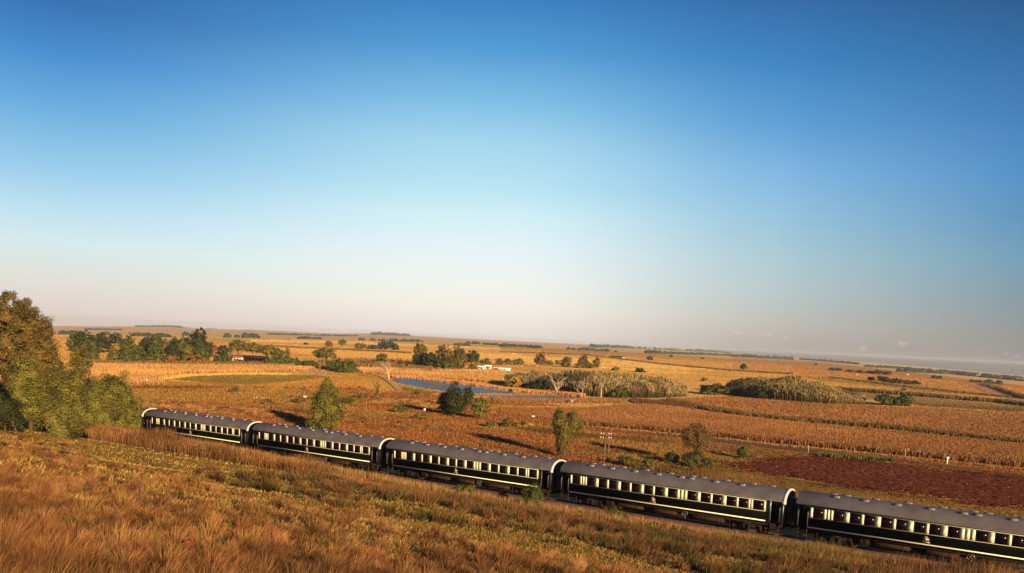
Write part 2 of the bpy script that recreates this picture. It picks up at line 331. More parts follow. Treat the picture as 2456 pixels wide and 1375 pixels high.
def drape_poly(name, poly, mat, dz=.05, flat=False, step=None):
    """sheet of fine cells laid on the terrain inside a surveyed outline"""
    P = np.array([hit1(*p) for p in poly]); 
    if flat:
        z = P[:, 2].max() + dz if dz > 0 else P[:, 2].mean()
        me = bpy.data.meshes.new(name); me.from_pydata([(p[0], p[1], z) for p in P], [], [list(range(len(P)))]); me.update()
        me.materials.append(mat); o = bpy.data.objects.new(name, me); col.objects.link(o); return o
def strip(name, pts, width, mat, dz=.06, sub=8, rough=.0):
    P = np.array([hit1(*p)[:2] for p in pts]); Q = []
    for a, b_ in zip(P[:-1], P[1:]):
        for k in range(sub): Q.append(a + (b_ - a) * k / sub)
    Q.append(P[-1]); Q = np.array(Q); T = np.gradient(Q, axis=0); T /= np.linalg.norm(T, axis=1)[:, None]; Nn = np.stack([-T[:, 1], T[:, 0]], -1)
    offs = np.linspace(-.5, .5, 5); V = []
    for o_ in offs:
        w = Q + Nn * (o_ * width * (1 + rough * rng.uniform(-1, 1, len(Q))))[:, None]; V.append(np.stack([w[:, 0], w[:, 1], gz(w[:, 0], w[:, 1]) + dz], -1))
    V = np.concatenate(V); n = len(Q); Fc = [[j * n + i, j * n + i + 1, (j + 1) * n + i + 1, (j + 1) * n + i] for j in range(4) for i in range(n - 1)]
    return mesh_np(name, V, np.array(Fc), mat)

# ploughed red land: a sheet with its own clods
RED = CP(4, (-140, 1150), (150, 1130), (450, 1085), (760, 1085), (1050, 1110), (1400, 1155), (1900, 1205), (2500, 1270), (3300, 1380), (3300, 1700), (2406, 1520), (1900, 1470), (1500, 1405), (1000, 1345), (500, 1270), (100, 1200))
pr = np.array([hit1(*p) for p in RED]); cc0 = pr[:, :2].mean(0)
S0 = pr[:, :2].min(0); S1 = pr[:, :2].max(0); st = .35
gx, gy = np.meshgrid(np.arange(S0[0], S1[0], st), np.arange(S0[1], S1[1], st)); sh = gx.shape
ppx, ppy = project(gx.ravel(), gy.ravel(), gz(gx.ravel(), gy.ravel()))
jm = inpoly(ppx + 26 * wav(gx.ravel(), gy.ravel(), 2.3) + rng.normal(0, 24, gx.size), ppy + 4 * wav(gx.ravel(), gy.ravel(), 2.1, 1) + rng.normal(0, 4.5, gx.size), RED).reshape(sh)
idx = -np.ones(sh, int); need = jm.copy(); need[1:, :] |= jm[:-1, :]; need[:, 1:] |= jm[:, :-1]; need[1:, 1:] |= jm[:-1, :-1]
idx[need] = np.arange(need.sum()); clod = rng.uniform(0, 1, sh) ** 2 * .14
V = np.stack([gx[need], gy[need], gz(gx[need], gy[need]) + .05 + clod[need]], -1)
jj, ii = np.nonzero(jm[:-1, :-1]); Fc = np.stack([idx[jj, ii], idx[jj, ii + 1], idx[jj + 1, ii + 1], idx[jj + 1, ii]], -1); Fc = Fc[(Fc >= 0).all(1)]
mp_ = pmat('ploughed_red_soil', (.15, .036, .012), .95, var=.8, scale=1.6, bump=.5)
tag(mesh_np('ploughed_field', V, Fc, mp_), kind='structure')

# roads
ROADM = pmat('gravel_road', (.17, .09, .045), .95, var=.3, scale=2)
tag(strip('road', [(1330, 1019), (1389, 1027), (1500, 1036), (1636, 1047), (1756, 1062), (1900, 1077), (2010, 1086), (2163, 1105), (2300, 1120), (2456, 1139), (2700, 1172)], 4.4, ROADM, .07, 10), kind='structure')
tag(strip('farm_road', CP(4, (1890, 462), (1990, 490), (2090, 530), (2190, 568), (2300, 610), (2420, 648), (2600, 705)), 9, pmat('pale_dirt', (.36, .22, .12), .95, var=.3, scale=.4), .15, 10), kind='structure')
tag(strip('farm_track', CP(2, (820, 462), (930, 470), (1010, 480), (1080, 495), (1140, 530), (1195, 575), (1235, 612)), 1.8, pmat('track_dirt', (.66, .38, .15), .95, var=.25, scale=.6), .25, 8), kind='structure')
# water
m, t, b = new_mat('pond_water'); b.inputs['Base Color'].default_value = (.045, .12, .22, 1); b.inputs['Roughness'].default_value = .35; b.inputs['Specular IOR Level'].default_value = .3; b.inputs['IOR'].default_value = 1.33
tcn = t.nodes.new('ShaderNodeTexCoord'); w1 = t.nodes.new('ShaderNodeTexNoise'); w1.inputs['Scale'].default_value = .9; w1.inputs['Detail'].default_value = 5
mpn = t.nodes.new('ShaderNodeMapping'); mpn.inputs['Scale'].default_value = (.5, 1.4, 1); t.links.new(tcn.outputs['Object'], mpn.inputs[0]); t.links.new(mpn.outputs[0], w1.inputs['Vector'])
bp = t.nodes.new('ShaderNodeBump'); bp.inputs['Strength'].default_value = 1; bp.inputs['Distance'].default_value = 1.2; t.links.new(w1.outputs[0], bp.inputs['Height']); t.links.new(bp.outputs[0], b.inputs['Normal'])
M['water'] = m
tag(drape_poly('water', POND, m, .12, True), kind='structure'); tag(drape_poly('water', POND2, m, .12, True), kind='structure')

tag(drape_poly('mudbank', SPIT, pmat('mud', (.34, .19, .075), .95, var=.3, scale=.8), .2, True), kind='structure')
# ------------------------------------------------------------ railway: ballast, sleepers, rails
def track_strip(s0, s1, n, prof):
    S = np.linspace(s0, s1, n); V = []
    for q, dz in prof:
        x, y = from_sq(S, np.full(n, q)); V.append(np.stack([x, y, railz(S) + dz + (rng.uniform(-.03, .03, n) if abs(q + 1.45) > 1 else 0)], -1))
    V = np.concatenate(V); k = len(prof); return V, np.array([[j * n + i, j * n + i + 1, (j + 1) * n + i + 1, (j + 1) * n + i] for j in range(k - 1) for i in range(n - 1)])
V, Fc = track_strip(-140, 170, 900, [(-5.2, -.9), (-3.6, -.32), (-2.9, -.24), (-2.2, -.2), (-1.45, -.2), (-.7, -.165), (0, -.18), (.7, -.32), (2.4, -.9)])
tag(mesh_np('ballast', V, Fc, M['ballast']), kind='structure')
for q in (-1.98, -.92):
    V, Fc = track_strip(-140, 170, 120, [(q - .035, -.17), (q - .035, 0), (q + .035, 0), (q + .035, -.17)])
    V[:, 2] = railz(to_sq(V[:, 0], V[:, 1])[0]) + np.repeat([-.17, 0, 0, -.17], 120); tag(mesh_np('rail', V, Fc, M['rail']), kind='structure')
sb = MB()
for k in range(int(310 / .7)):
    s = -140 + k * .7
    c = [from_sq(s + a, q) for a in (-.11, .11) for q in (-2.5, -.4)]; z = railz(s) - .17
    sb.add([(x, y, z - .12) for x, y in c] + [(x, y, z) for x, y in c], [(4, 5, 7, 6), (0, 1, 5, 4), (1, 3, 7, 5), (3, 2, 6, 7), (2, 0, 4, 6)])
tag(sb.build('sleepers', M['sleeper']), kind='structure')

# ------------------------------------------------------------ the coaches (local x along the train, y = -1.45 the side towards the camera, z from the rail top)
ZL = 1.27
HW, RISE, EZ = 1.45, .85, ZL + 1.84
def roofz(y, hw=1.5, e=EZ, rise=RISE): return e + rise * math.sqrt(max(0, 1 - (y / hw) ** 2))
def roof_prof(hw, e, rise, n=20): return [(hw * math.cos(math.pi * i / n), e + rise * math.sin(math.pi * i / n)) for i in range(n + 1)]
PAN = [(2.05, 2.29), (3.11, 3.32), (3.37, 3.58), (3.63, 3.84), (4.67, 5.06), (5.89, 6.12), (6.92, 7.33), (8.17, 8.40), (9.20, 9.62), (10.44, 10.67), (11.47, 11.90), (12.71, 13.01), (13.05, 13.35), (13.39, 13.70), (14.51, 14.91), (15.74, 15.97), (16.78, 17.19), (18.01, 18.23), (19.03, 19.23), (19.26, 19.46), (20.31, 20.53)]
def rounded(x0, x1, z0, z1, r, n=4, bottom=True):
    P = []
    for (cx_, cz_, a0, on) in ((x1 - r, z1 - r, 0, True), (x0 + r, z1 - r, 90, True), (x0 + r, z0 + r, 180, bottom), (x1 - r, z0 + r, 270, bottom)):
        if on: P += [(cx_ + r * math.cos(R(a0 + 90 * i / n)), cz_ + r * math.sin(R(a0 + 90 * i / n))) for i in range(n + 1)]
        else: P.append((x0, z0) if a0 == 180 else (x1, z0))
    return P
def make_coach():
    c = empty('rail_coach', (0, 0, 0)); S = -HW
    b_ = MB()                                                       # body: main box, recessed vestibules, ends
    b_.bbox(1.95, 20.56, -HW, HW, ZL - .14, EZ, .04)
    b_.bbox(1.0, 1.95, -HW + .55, HW, ZL - .14, EZ, .04); b_.bbox(20.56, 22.0, -HW + .55, HW, ZL - .14, EZ, .04)
    b_.box(1.0, 1.18, -HW, -HW + .55, ZL - .14, EZ); b_.box(21.72, 22.0, -HW, -HW + .55, ZL - .14, EZ)
    b_.box(1.18, 1.95, -HW, -HW + .55, EZ - .26, EZ); b_.box(20.56, 21.72, -HW, -HW + .55, EZ - .26, EZ)
    b_.prism_x(roof_prof(HW - .06, EZ - .01, RISE - .05), 1.02, 22.02)
    b_.build('body', M['black'], c)
    r_ = MB(); n = 24
    pf = roof_prof(1.5, EZ, RISE, n); xs = [.93, 1.0, 6, 11, 16, 21.9]; V = []
    for i, x in enumerate(xs):
        k = .97 if i == 0 else 1
        V += [(x, y * k, EZ + (z - EZ) * k) for y, z in pf]
    Fc = [(i * (n + 1) + j, i * (n + 1) + j + 1, (i + 1) * (n + 1) + j + 1, (i + 1) * (n + 1) + j) for i in range(len(xs) - 1) for j in range(n)]
    r_.add(V, Fc); ro = r_.build('roof', M['roof'], c, smooth=True)
    g = MB(); g.box(1.0, 21.9, -1.53, -1.49, EZ - .05, EZ + .01); g.box(1.0, 21.9, 1.49, 1.53, EZ - .05, EZ + .01); g.build('gutter', M['roof'], ro)
    a_ = MB(); o1 = roof_prof(1.55, EZ - .12, RISE + .165, n); o2 = roof_prof(1.40, EZ - .12, RISE + .02, n)   # cream arch round the end of the roof
    for x0, x1 in ((21.9, 22.14),):
        V = [(x, y, z) for x in (x0, x1) for prof in (o1, o2) for y, z in prof]; k = n + 1
        Fc = []
        for j in range(n):
            Fc += [(j, j + 1, 2 * k + j + 1, 2 * k + j), (k + j, 3 * k + j, 3 * k + j + 1, k + j + 1), (2 * k + j, 2 * k + j + 1, 3 * k + j + 1, 3 * k + j), (j, k + j, k + j + 1, j + 1)]
        a_.add(V, Fc)
    a_.box(21.86, 22.16, -1.6, -1.42, EZ - .22, EZ - .03); a_.box(21.86, 22.16, 1.42, 1.6, EZ - .22, EZ - .03)
    a_.build('roof_end_arch', M['capcream'], c)
    # roof ventilators: hooded shells
    for (y, xs_) in ((-.62, (3.74, 5.92, 8.24, 10.53, 12.72, 13.64, 15.85, 18.12)), (.62, (3.3, 4.3, 6.5, 8.8, 11.2, 13.3, 14.25, 16.4, 18.7, 20.3))):
        for x in xs_:
            v = MB(); z = roofz(y); sl = math.atan(RISE / 1.5 * y / 1.5 / math.sqrt(1 - (y / 1.5) ** 2))
            n6 = 6; prof = [(.14 * math.cos(math.pi * i / n6), .085 * math.sin(math.pi * i / n6) + .015) for i in range(n6 + 1)]
            prof = [(-.0 + a, b) for a, b in prof]
            def tr(a, b): return (y + a * math.cos(-sl) - b * math.sin(-sl), z + a * math.sin(-sl) + b * math.cos(-sl))
            v.prism_x([tr(a, b) for a, b in [(.14, -.03)] + prof + [(-.14, -.03)]], x - .26, x + .26)
            vo = v.build('roof_vent', M['vent'], c)
            ve = MB(); ve.prism_x([tr(a * .98, b * .98) for a, b in [(.14, -.02)] + prof + [(-.14, -.02)]], x + .262, x + .30); ve.build('vent_end_sunlit', M['ventlit'], vo)  # end face paler than the shell: sunlit brightness put into its colour
    # stripes
    for nm, z0, z1 in (('waist_stripe', ZL, ZL + .095), ('window_line', ZL + .825, ZL + .845), ('window_line', ZL + 1.69, ZL + 1.712)):
        s_ = MB(); s_.box(1.95, 20.56, S - .012, S + .01, z0, z1); s_.build(nm, M['cream'], c)
    for x0, x1 in PAN:
        p = MB(); P = rounded(x0, x1, ZL + .865, ZL + 1.66, .07); p.prism_y(P, S - .015, S + .01); p.build('cream_panel', M['cream'], c)
    gaps = [(a[1], b2[0]) for a, b2 in zip(PAN[:-1], PAN[1:]) if b2[0] - a[1] > .3]
    for gi, (x0, x1) in enumerate(gaps):
        w = MB(); w.box(x0 + .05, x1 - .05, S - .004, S + .02, ZL + .88, ZL + 1.645)
        wo_ = w.build('window', M['glass'], c)
        f_ = MB(); z0, z1 = ZL + .87, ZL + 1.655; xa, xb = x0 + .03, x1 - .03
        f_.box(xa, xa + .028, S - .018, S + .012, z0, z1); f_.box(xb - .028, xb, S - .018, S + .012, z0, z1)
        f_.box(xa + .028, xb - .028, S - .016, S + .012, z0, z0 + .02); f_.box(xa + .028, xb - .028, S - .016, S + .012, z1 - .02, z1)
        if gi in (2, 5, 11): f_.box(xa + .028, xb - .028, S - .014, S + .012, ZL + 1.2, ZL + 1.225)
        f_.build('window_frame', M['brown'], wo_)
    # doors, handrails, steps, white plates at the top of the doors
    for xa, xb, x_p in ((1.2, 1.93, 1.2), (20.98, 21.7, 21.0)):
        d = MB(); d.bbox(xa, xb, -HW + .50, -HW + .56, ZL - .1, EZ - .3, .01); d.bbox(xa + .1, xb - .1, -HW + .48, -HW + .50, ZL + .9, ZL + 1.5, .005)
        dd = d.build('door', M['black'], c)
        pl = MB(); pl.box(xa + .1, xb - .15, -HW + .42, -HW + .47, ZL + 1.47, ZL + 1.53); pl.build('door_plate', M['white'], dd)
        for x in (xa - .01, xb + .01):
            h_ = MB(); h_.tube([(x, S - .06, ZL + .1), (x, S - .09, ZL + .2), (x, S - .09, ZL + 1.25), (x, S - .05, ZL + 1.35)], .02, 6); h_.build('handrail', M['steel'], c)
        st_ = MB()
        for zz, yy in ((ZL - .38, .1), (ZL - .68, .02)): st_.box(xa + .03, xb - .03, S + yy, S + .42, zz, zz + .05)
        for x in (xa, xb - .05): st_.box(x, x + .05, S + .02, S + .12, ZL - .85, ZL - .12)
        st_.build('steps', M['tank'], c)
    gp = MB(); gp.bbox(20.57, 20.96, S - .006, S + .02, ZL - .12, EZ - .1, .004); gp.build('end_panel', M['green'], c)
    gp = MB(); gp.bbox(21.74, 21.99, S - .006, S + .02, ZL - .12, EZ - .3, .004); gp.build('end_panel', M['green'], c)
    # gangway, coupler, buffers
    for g0, sg in ((22.03, 1), (.62, -1)):
        gw = MB()
        for i in range(4): gw.box(g0 + i * .1, g0 + .06 + i * .1, -.62, .62, ZL - .1, ZL + 2.05)
        if sg > 0: gw.box(22.0, 22.46, -.55, .55, ZL - .02, ZL + 1.98)
        else: gw.box(.62, 1.0, -.55, .55, ZL - .02, ZL + 1.98)
        gw.build('gangway', M['dark'], c)
        xa = 21.9 if sg > 0 else .5; xb = xa + .65
        cu = MB(); cu.bbox(xa, xb, -.12, .12, .78, 1.02, .04); cu.build('coupler', M['under'], c)
    ho = MB(); ho.tube([(22.05, -.5, .95), (22.3, -.5, .6), (22.55, -.5, .95)], .035, 6); ho.build('brake_hose', M['under'], c)
    uf = MB(); uf.box(1.1, 21.9, -1.3, -1.1, ZL - .34, ZL - .145); uf.box(1.1, 21.9, 1.1, 1.3, ZL - .34, ZL - .145); uf.box(6.4, 16.6, -.75, 1.05, .30, ZL - .345); uf.box(1.2, 21.8, -.5, .9, .62, ZL - .15); uf.build('underframe', M['under'], c)
    # bogies with wheels and springs
    for bx in (4.1, 18.9):
        bo = MB()
        for y in (-.98, .98):
            bo.bbox(bx - 1.65, bx + 1.65, y - .06, y + .06, .52, .70, .03); bo.box(bx - .35, bx + .35, y - .09, y + .09, .30, .72)
            for wx in (-1.15, 1.15):
                bo.box(bx + wx - .18, bx + wx + .18, y - .12, y + .09, .32, .62)
            for k in (-.2, .2): bo.tube([(bx + k, y - .13, .34), (bx + k, y - .13, .72)], .09, 8)
            bo.prism_y([(bx - 1.6, .7), (bx - 1.0, .95), (bx + 1.0, .95), (bx + 1.6, .7)], y - .05, y + .05)
        bo.box(bx - .3, bx + .3, -.98, .98, .55, .85); bg_ = bo.build('bogie', M['under'], c)
        for wx in (-1.15, 1.15):
            wh = MB(); k = 24
            for y in (-.60, .60):
                o_ = .045 if y < 0 else -.045
                wh.tube([(bx + wx, y - .06, .43), (bx + wx, y + .06, .43)], .43, k)
                wh.tube([(bx + wx, y + o_ - .012, .43), (bx + wx, y + o_ + .012, .43)], .46, k)
            wh.tube([(bx + wx, -.7, .43), (bx + wx, .7, .43)], .08, 8); wh.build('wheel', M['tank'], bg_)
        for pts, rr_ in (([(bx - 1.4, -1.22, .25), (bx - 1.4, -1.22, 1.0)], .03), ([(bx - .5, -1.2, .4), (bx - .15, -1.25, .85), (bx + .4, -1.2, .9)], .04), ([(bx + 1.2, -1.2, .85), (bx + 1.3, -1.24, .4)], .04)):
            jb = MB(); jb.tube(pts, rr_, 5); jb.build('brake_rod', M['tank'], c)
    for x0, x1, z, r in ((7.0, 9.5, .78, .24), (10.6, 12.7, .75, .23), (14.2, 17.0, .74, .24)):
        tk = MB(); tk.tube([(x0, -1.02, z), (x0 + .06, -1.02, z), (x1 - .06, -1.02, z), (x1, -1.02, z)], [r * .7, r, r, r * .7], 16)
        for xx in (x0 + .5, x1 - .5): tk.tube([(xx - .03, -1.02, z), (xx + .03, -1.02, z)], r + .015, 16)
        tk.build('air_tank', M['tank'], c, smooth=False)
    bb = MB(); bb.bbox(5.75, 6.6, -1.3, -.8, .55, 1.05, .03); bb.box(5.85, 6.15, -1.32, -1.3, .62, .98); bb.box(6.2, 6.5, -1.32, -1.3, .62, .98); bb.build('battery_box', M['under'], c)
    bw = MB(); bc = (13.55, -1.36, .88); K = 20
    ring = [(bc[0] + .24 * math.cos(2 * math.pi * i / K), bc[1], bc[2] + .24 * math.sin(2 * math.pi * i / K)) for i in range(K + 1)]
    bw.tube(ring, .022, 6, caps=False)
    for i in range(5): bw.tube([bc, (bc[0] + .24 * math.cos(1.3 * i), bc[1], bc[2] + .24 * math.sin(1.2566 * i + .3))], .016, 5)
    bw.tube([bc, (bc[0], -1.1, bc[2])], .03, 6); bw.tube([(bc[0] + .05, -1.3, .62), (bc[0], -1.3, .4)], .03, 5); bw.build('brake_wheel', M['steel'], c)
    # crest
    cr = MB(); x, z = 10.53, ZL + .42; g1, g2, g3 = (.34, .25, .14), (.04, .04, .035), (.55, .16, .06)
    def disc(x, z, r, y, cc_, K=20): cr.prism_y([(x + r * math.cos(2 * math.pi * i / K), z + r * math.sin(2 * math.pi * i / K)) for i in range(K)], y, S + .005, cc_)
    cr.prism_y([(x - .24, z - .02), (x - .2, z + .12), (x - .1, z + .21), (x, z + .29), (x + .1, z + .21), (x + .2, z + .12), (x + .24, z - .02), (x + .18, z - .1), (x - .18, z - .1)][::-1], S - .008, S + .005, g1)
    disc(x, z + .02, .155, S - .014, g2); disc(x, z + .02, .125, S - .018, g1); disc(x, z + .02, .085, S - .022, (.60, .50, .36)); disc(x, z + .02, .045, S - .026, g3)
    for sx_ in (-1, 1): disc(x + sx_ * .17, z + .08, .03, S - .016, g2, 8); disc(x + sx_ * .13, z + .16, .025, S - .016, g2, 8)
    cr.prism_y([(x - .30, z - .24), (x - .24, z - .14), (x, z - .17), (x + .24, z - .14), (x + .30, z - .24), (x, z - .2)][::-1], S - .016, S + .005, (.45, .37, .22))
    cr.build('crest', M['crest'], c, colr=True)
    return c
def copy_tree(o, parent=None):
    c = o.copy(); col.objects.link(c); c.parent = parent
    for ch in list(o.children): copy_tree(ch, c)
    return c
proto = make_coach()
labels = {-1: 'black coach almost wholly hidden behind the leafy trackside bushes',
          0: 'farthest coach in full view, emerging from leafy bushes, without name lettering',
          1: 'lettered black coach with tall column-shaped tree rising behind its grey roof',
          2: 'lettered black coach whose right end is screened by a small green bush',
          3: 'black coach with readable gold slogan, below the twin-armed utility pole and vase-shaped tree',
          4: 'nearest coach, before the red ploughed field, cut off by the right edge'}
coaches = {}
def place_coach(o, i):
    s = i * 22.; x, y = from_sq(s, -1.45); o.location = (x, y, float(TZ - 1.27 + GRADE * s)); o.rotation_euler = (0, -GRADE, -HEAD)
    tag(o, labels[i], 'train coach', 'dark green coaches of one long passenger train'); coaches[i] = o
for i in (3, -1, 0, 1, 2, 4): place_coach(proto if i == 3 else copy_tree(proto), i)
def lettering(txt, x, z, size, mat, parent, name):
    cu = bpy.data.curves.new(name, 'FONT'); cu.body = txt; cu.size = size; cu.align_x = 'CENTER'; cu.align_y = 'CENTER'; cu.extrude = .004; cu.space_character = 1.12
    tmp = bpy.data.objects.new(name, cu); col.objects.link(tmp); dg = bpy.context.evaluated_depsgraph_get(); me = bpy.data.meshes.new_from_object(tmp.evaluated_get(dg)); bpy.data.objects.remove(tmp)
    me.materials.clear(); me.materials.append(mat); o = bpy.data.objects.new(name, me); col.objects.link(o); o.parent = parent
    o.location = (x, -HW - .006, z); o.rotation_euler = (math.pi / 2, 0, 0); return o
for i in (1, 2, 3):
    lettering('PRIDE OF AFRICA', 10.55, ZL + 1.775, .135, M['letter'], coaches[i], 'name_lettering')
    p = MB(); p.box(12.7, 13.3, -HW - .01, -HW + .01, ZL + 1.76, ZL + 1.81); p.build('number_plate', M['brown'], coaches[i])

# ------------------------------------------------------------ vegetation
def jitter(c, n, v=.22, hue=.06):
    c = np.asarray(c, float)[None, :] * (1 + rng.uniform(-v, v, (n, 1))) * (1 + rng.uniform(-hue, hue, (n, 3))); return np.clip(c, 0, 1)
def unit(v): return v / np.maximum(np.linalg.norm(v, axis=-1, keepdims=True), 1e-9)
def leaves(P, nrm, size, c, aspect=.6):
    n = len(P); t_ = unit(np.cross(nrm, rng.normal(size=(n, 3)))); b2 = np.cross(nrm, t_); s = size * rng.uniform(.6, 1.3, (n, 1))
    V = np.stack([P + t_ * s, P + b2 * s * aspect, P - t_ * s, P - b2 * s * aspect], 1)
    V[:, 0] += nrm * s * .25; V[:, 2] += nrm * s * .2
    return V.reshape(-1, 3), np.arange(4 * n).reshape(n, 4), np.repeat(c, 4, 0)
def crown_clusters(lobes, K, inner=.35):
    vol = np.array([(l[3] * l[4] * l[5]) ** .67 for l in lobes]); ch = rng.choice(len(lobes), K, p=vol / vol.sum())
    L = np.array(lobes)[ch]; d = unit(rng.normal(size=(K, 3))); d[:, 2] = np.where(d[:, 2] < -.8, -d[:, 2], d[:, 2])
    r = 1.04 - (1 - inner) * rng.random((K, 1)) ** 1.6 * .9
    r *= 1 + .13 * np.sin(d[:, :1] * 7 + ch[:, None]) * np.cos(d[:, 2:3] * 6 + d[:, 1:2] * 5)
    return L[:, :3] + d * r * L[:, 3:6], d
def tree_mesh(kind, H, Wd, colr, Z, dens=1.0, lobes=None, seedv=.34, leafpx=1.9, cutbase=.12):
    """returns (crown arrays, trunk MB) for a tree of height H and width Wd seen from distance Z"""
    ls = max(.07, Z / 833. * leafpx * .55); R0_ = Wd / 2; tb = MB()
    area = Wd * H * 3.2; n = int(np.clip(dens * area / (ls * ls * .55) * 1.05, 160, 130000))
    K = int(np.clip(area / max(min(R0_ * .30, 1.15) ** 2, .04), 30, 1500)); csz = R0_ * .17
    if kind == 'conifer':
        t_ = rng.random(K) ** .75 * .9; a = rng.uniform(0, 2 * np.pi, K); lay = np.floor(t_ * 9) / 9 + .05 * rng.random(K)
        rad = R0_ * (1 - lay) ** .95 * np.sqrt(rng.uniform(.25, 1, K)) * (1 + .18 * np.sin(a * 3 + lay * 20))
        C_ = np.stack([np.cos(a) * rad, np.sin(a) * rad, H * (.06 + .94 * lay) - rad * .12], -1); D_ = unit(C_ * (1, 1, 0) + (0, 0, .35 * R0_))
        csz = np.array([R0_ * .17, R0_ * .17, H * .022 + .1])
    elif kind == 'willow':
        lobes = lobes or [(0, 0, H * .62, R0_ * .8, R0_ * .8, H * .36), (R0_ * .4, 0, H * .5, R0_ * .6, R0_ * .6, H * .32), (-R0_ * .4, 0, H * .52, R0_ * .6, R0_ * .6, H * .3)]
        C_, D_ = crown_clusters(lobes, K); C_[:, 2] *= rng.uniform(.35, 1, K); csz = np.array([R0_ * .08, R0_ * .08, H * .11])
    else:
        if lobes is None:
            h0 = {'round': .03, 'tall': .04, 'bush': -.12, 'acacia': .38, 'vase': .08, 'column': .04}[kind]; zc = H * (h0 + (1 - h0) * .5); rz = H * (1 - h0) * .5
            lobes = [(0, 0, zc, R0_ * .8, R0_ * .8, rz)]
            for k in range({'round': 6, 'tall': 5, 'bush': 5, 'acacia': 6, 'vase': 4, 'column': 5}[kind]):
                a = rng.uniform(0, 6.28); f_ = rng.uniform(.25, .55); zz = rng.uniform(-.45, .45)
                lobes.append((math.cos(a) * R0_ * f_, math.sin(a) * R0_ * f_, zc + zz * rz, R0_ * (1 - f_) * .9, R0_ * (1 - f_) * .9, rz * rng.uniform(.35, .6)))
        C_, D_ = crown_clusters(lobes, K)
        C_[:, 2] = np.maximum(C_[:, 2], H * .04)
        cs_ = min(R0_ * .13, .38); csz = np.array([cs_, cs_, min(cs_, min(R0_, H * .5) * .13)])
    w = rng.uniform(.15, 1.9, K) ** 1.7; ci = rng.choice(K, n, p=w / w.sum()); off = rng.normal(size=(n, 3)); off *= np.minimum(1, 2 / np.linalg.norm(off, axis=1, keepdims=True)) 
    P = C_[ci] + off * csz; P[:, 2] = np.maximum(P[:, 2], .05)
    nrm = unit(unit(off) * .8 + D_[ci] * .7 + rng.normal(size=(n, 3)) * .45 + (0, 0, .25))
    cv = 1 + rng.uniform(-seedv, seedv, (K, 1)) * (1, .9, 1.); cv = cv * np.where(rng.random((K, 1)) < .2, .55, 1); cc_ = jitter(colr, n, .3) * cv[ci]  # some clumps darkened at random: crown shade put into the leaf colour
    yel = rng.random(n) < .12; cc_[yel] = cc_[yel] * (1.35, 1.15, .8)
    V, Fq, Cq = leaves(P, nrm, ls, cc_)
    # trunk and limbs
    tr_ = max(.05, H * .028); topz = H * (.8 if kind == 'conifer' else .5); lean = rng.uniform(-.04, .04, 2) * H
    tb.tube([(0, 0, -.3), (lean[0] * .3, lean[1] * .3, topz * .4), (lean[0] * .6, lean[1] * .6, topz * .75), (lean[0], lean[1], topz)], [tr_ * 1.3, tr_, tr_ * .75, tr_ * .4], 7)
    for k in rng.choice(K, min(K, 14), replace=False):
        e = C_[k]; z0 = min(topz, max(.12 * H, e[2] * rng.uniform(.35, .6))); f_ = z0 / topz
        tb.tube([(lean[0] * f_, lean[1] * f_, z0), (e[0] * .5, e[1] * .5, (z0 + e[2]) * .5 + .05 * H), tuple(e)], [tr_ * .5, tr_ * .28, tr_ * .1], 5)
    return (V, Fq, Cq), tb
PAL = dict(dark=(.045, .055, .014), green=(.085, .095, .018), olive=(.15, .125, .022), yellow=(.34, .22, .035), russet=(.20, .085, .040), bluegreen=(.05, .070, .035), brown=(.19, .11, .035), bright=(.165, .150, .026), orange=(.26, .125, .03), bigolive=(.145, .10, .020))
USED = set()
def tree(base, H, Wd, kind, cname, label, cat='tree', name=None, group=None, dens=1.0, lobes=None, leafpx=1.9):
    Z = math.hypot(base[0], base[1]); (V, Fq, Cq), tb = tree_mesh(kind, H, Wd, PAL[cname], Z, dens, lobes, leafpx=leafpx)
    nm = name or {'conifer': 'conifer_tree', 'willow': 'willow_tree', 'bush': 'bush', 'acacia': 'acacia_tree'}.get(kind, 'tree')
    if nm == 'bush': cat = 'bush'
    o = empty(nm, tuple(base)); tag(o, label, cat, group)
    mesh_np('crown' if nm != 'bush' else 'foliage', V, Fq, M['leaf'], Cq, o); tb.build('trunk' if nm != 'bush' else 'stem', M['bark'], o)
    assert label not in USED, label
    USED.add(label); return o
def T(n, x, top, base, w, kind, cname, label, **k):
    bx, by = C(n, x, base); P = hit1(bx, by); Z = P[1] * cp - P[2] * sp_; H = (base - top) / 3.437 / 2000 * Z; Wd = w / 3.437 / 2000 * Z * (1.28 if n == 1 else 1.12)
    return tree(P, H, Wd, kind, cname, label, **k)
gA = 'trees of the grove round the farmyard'
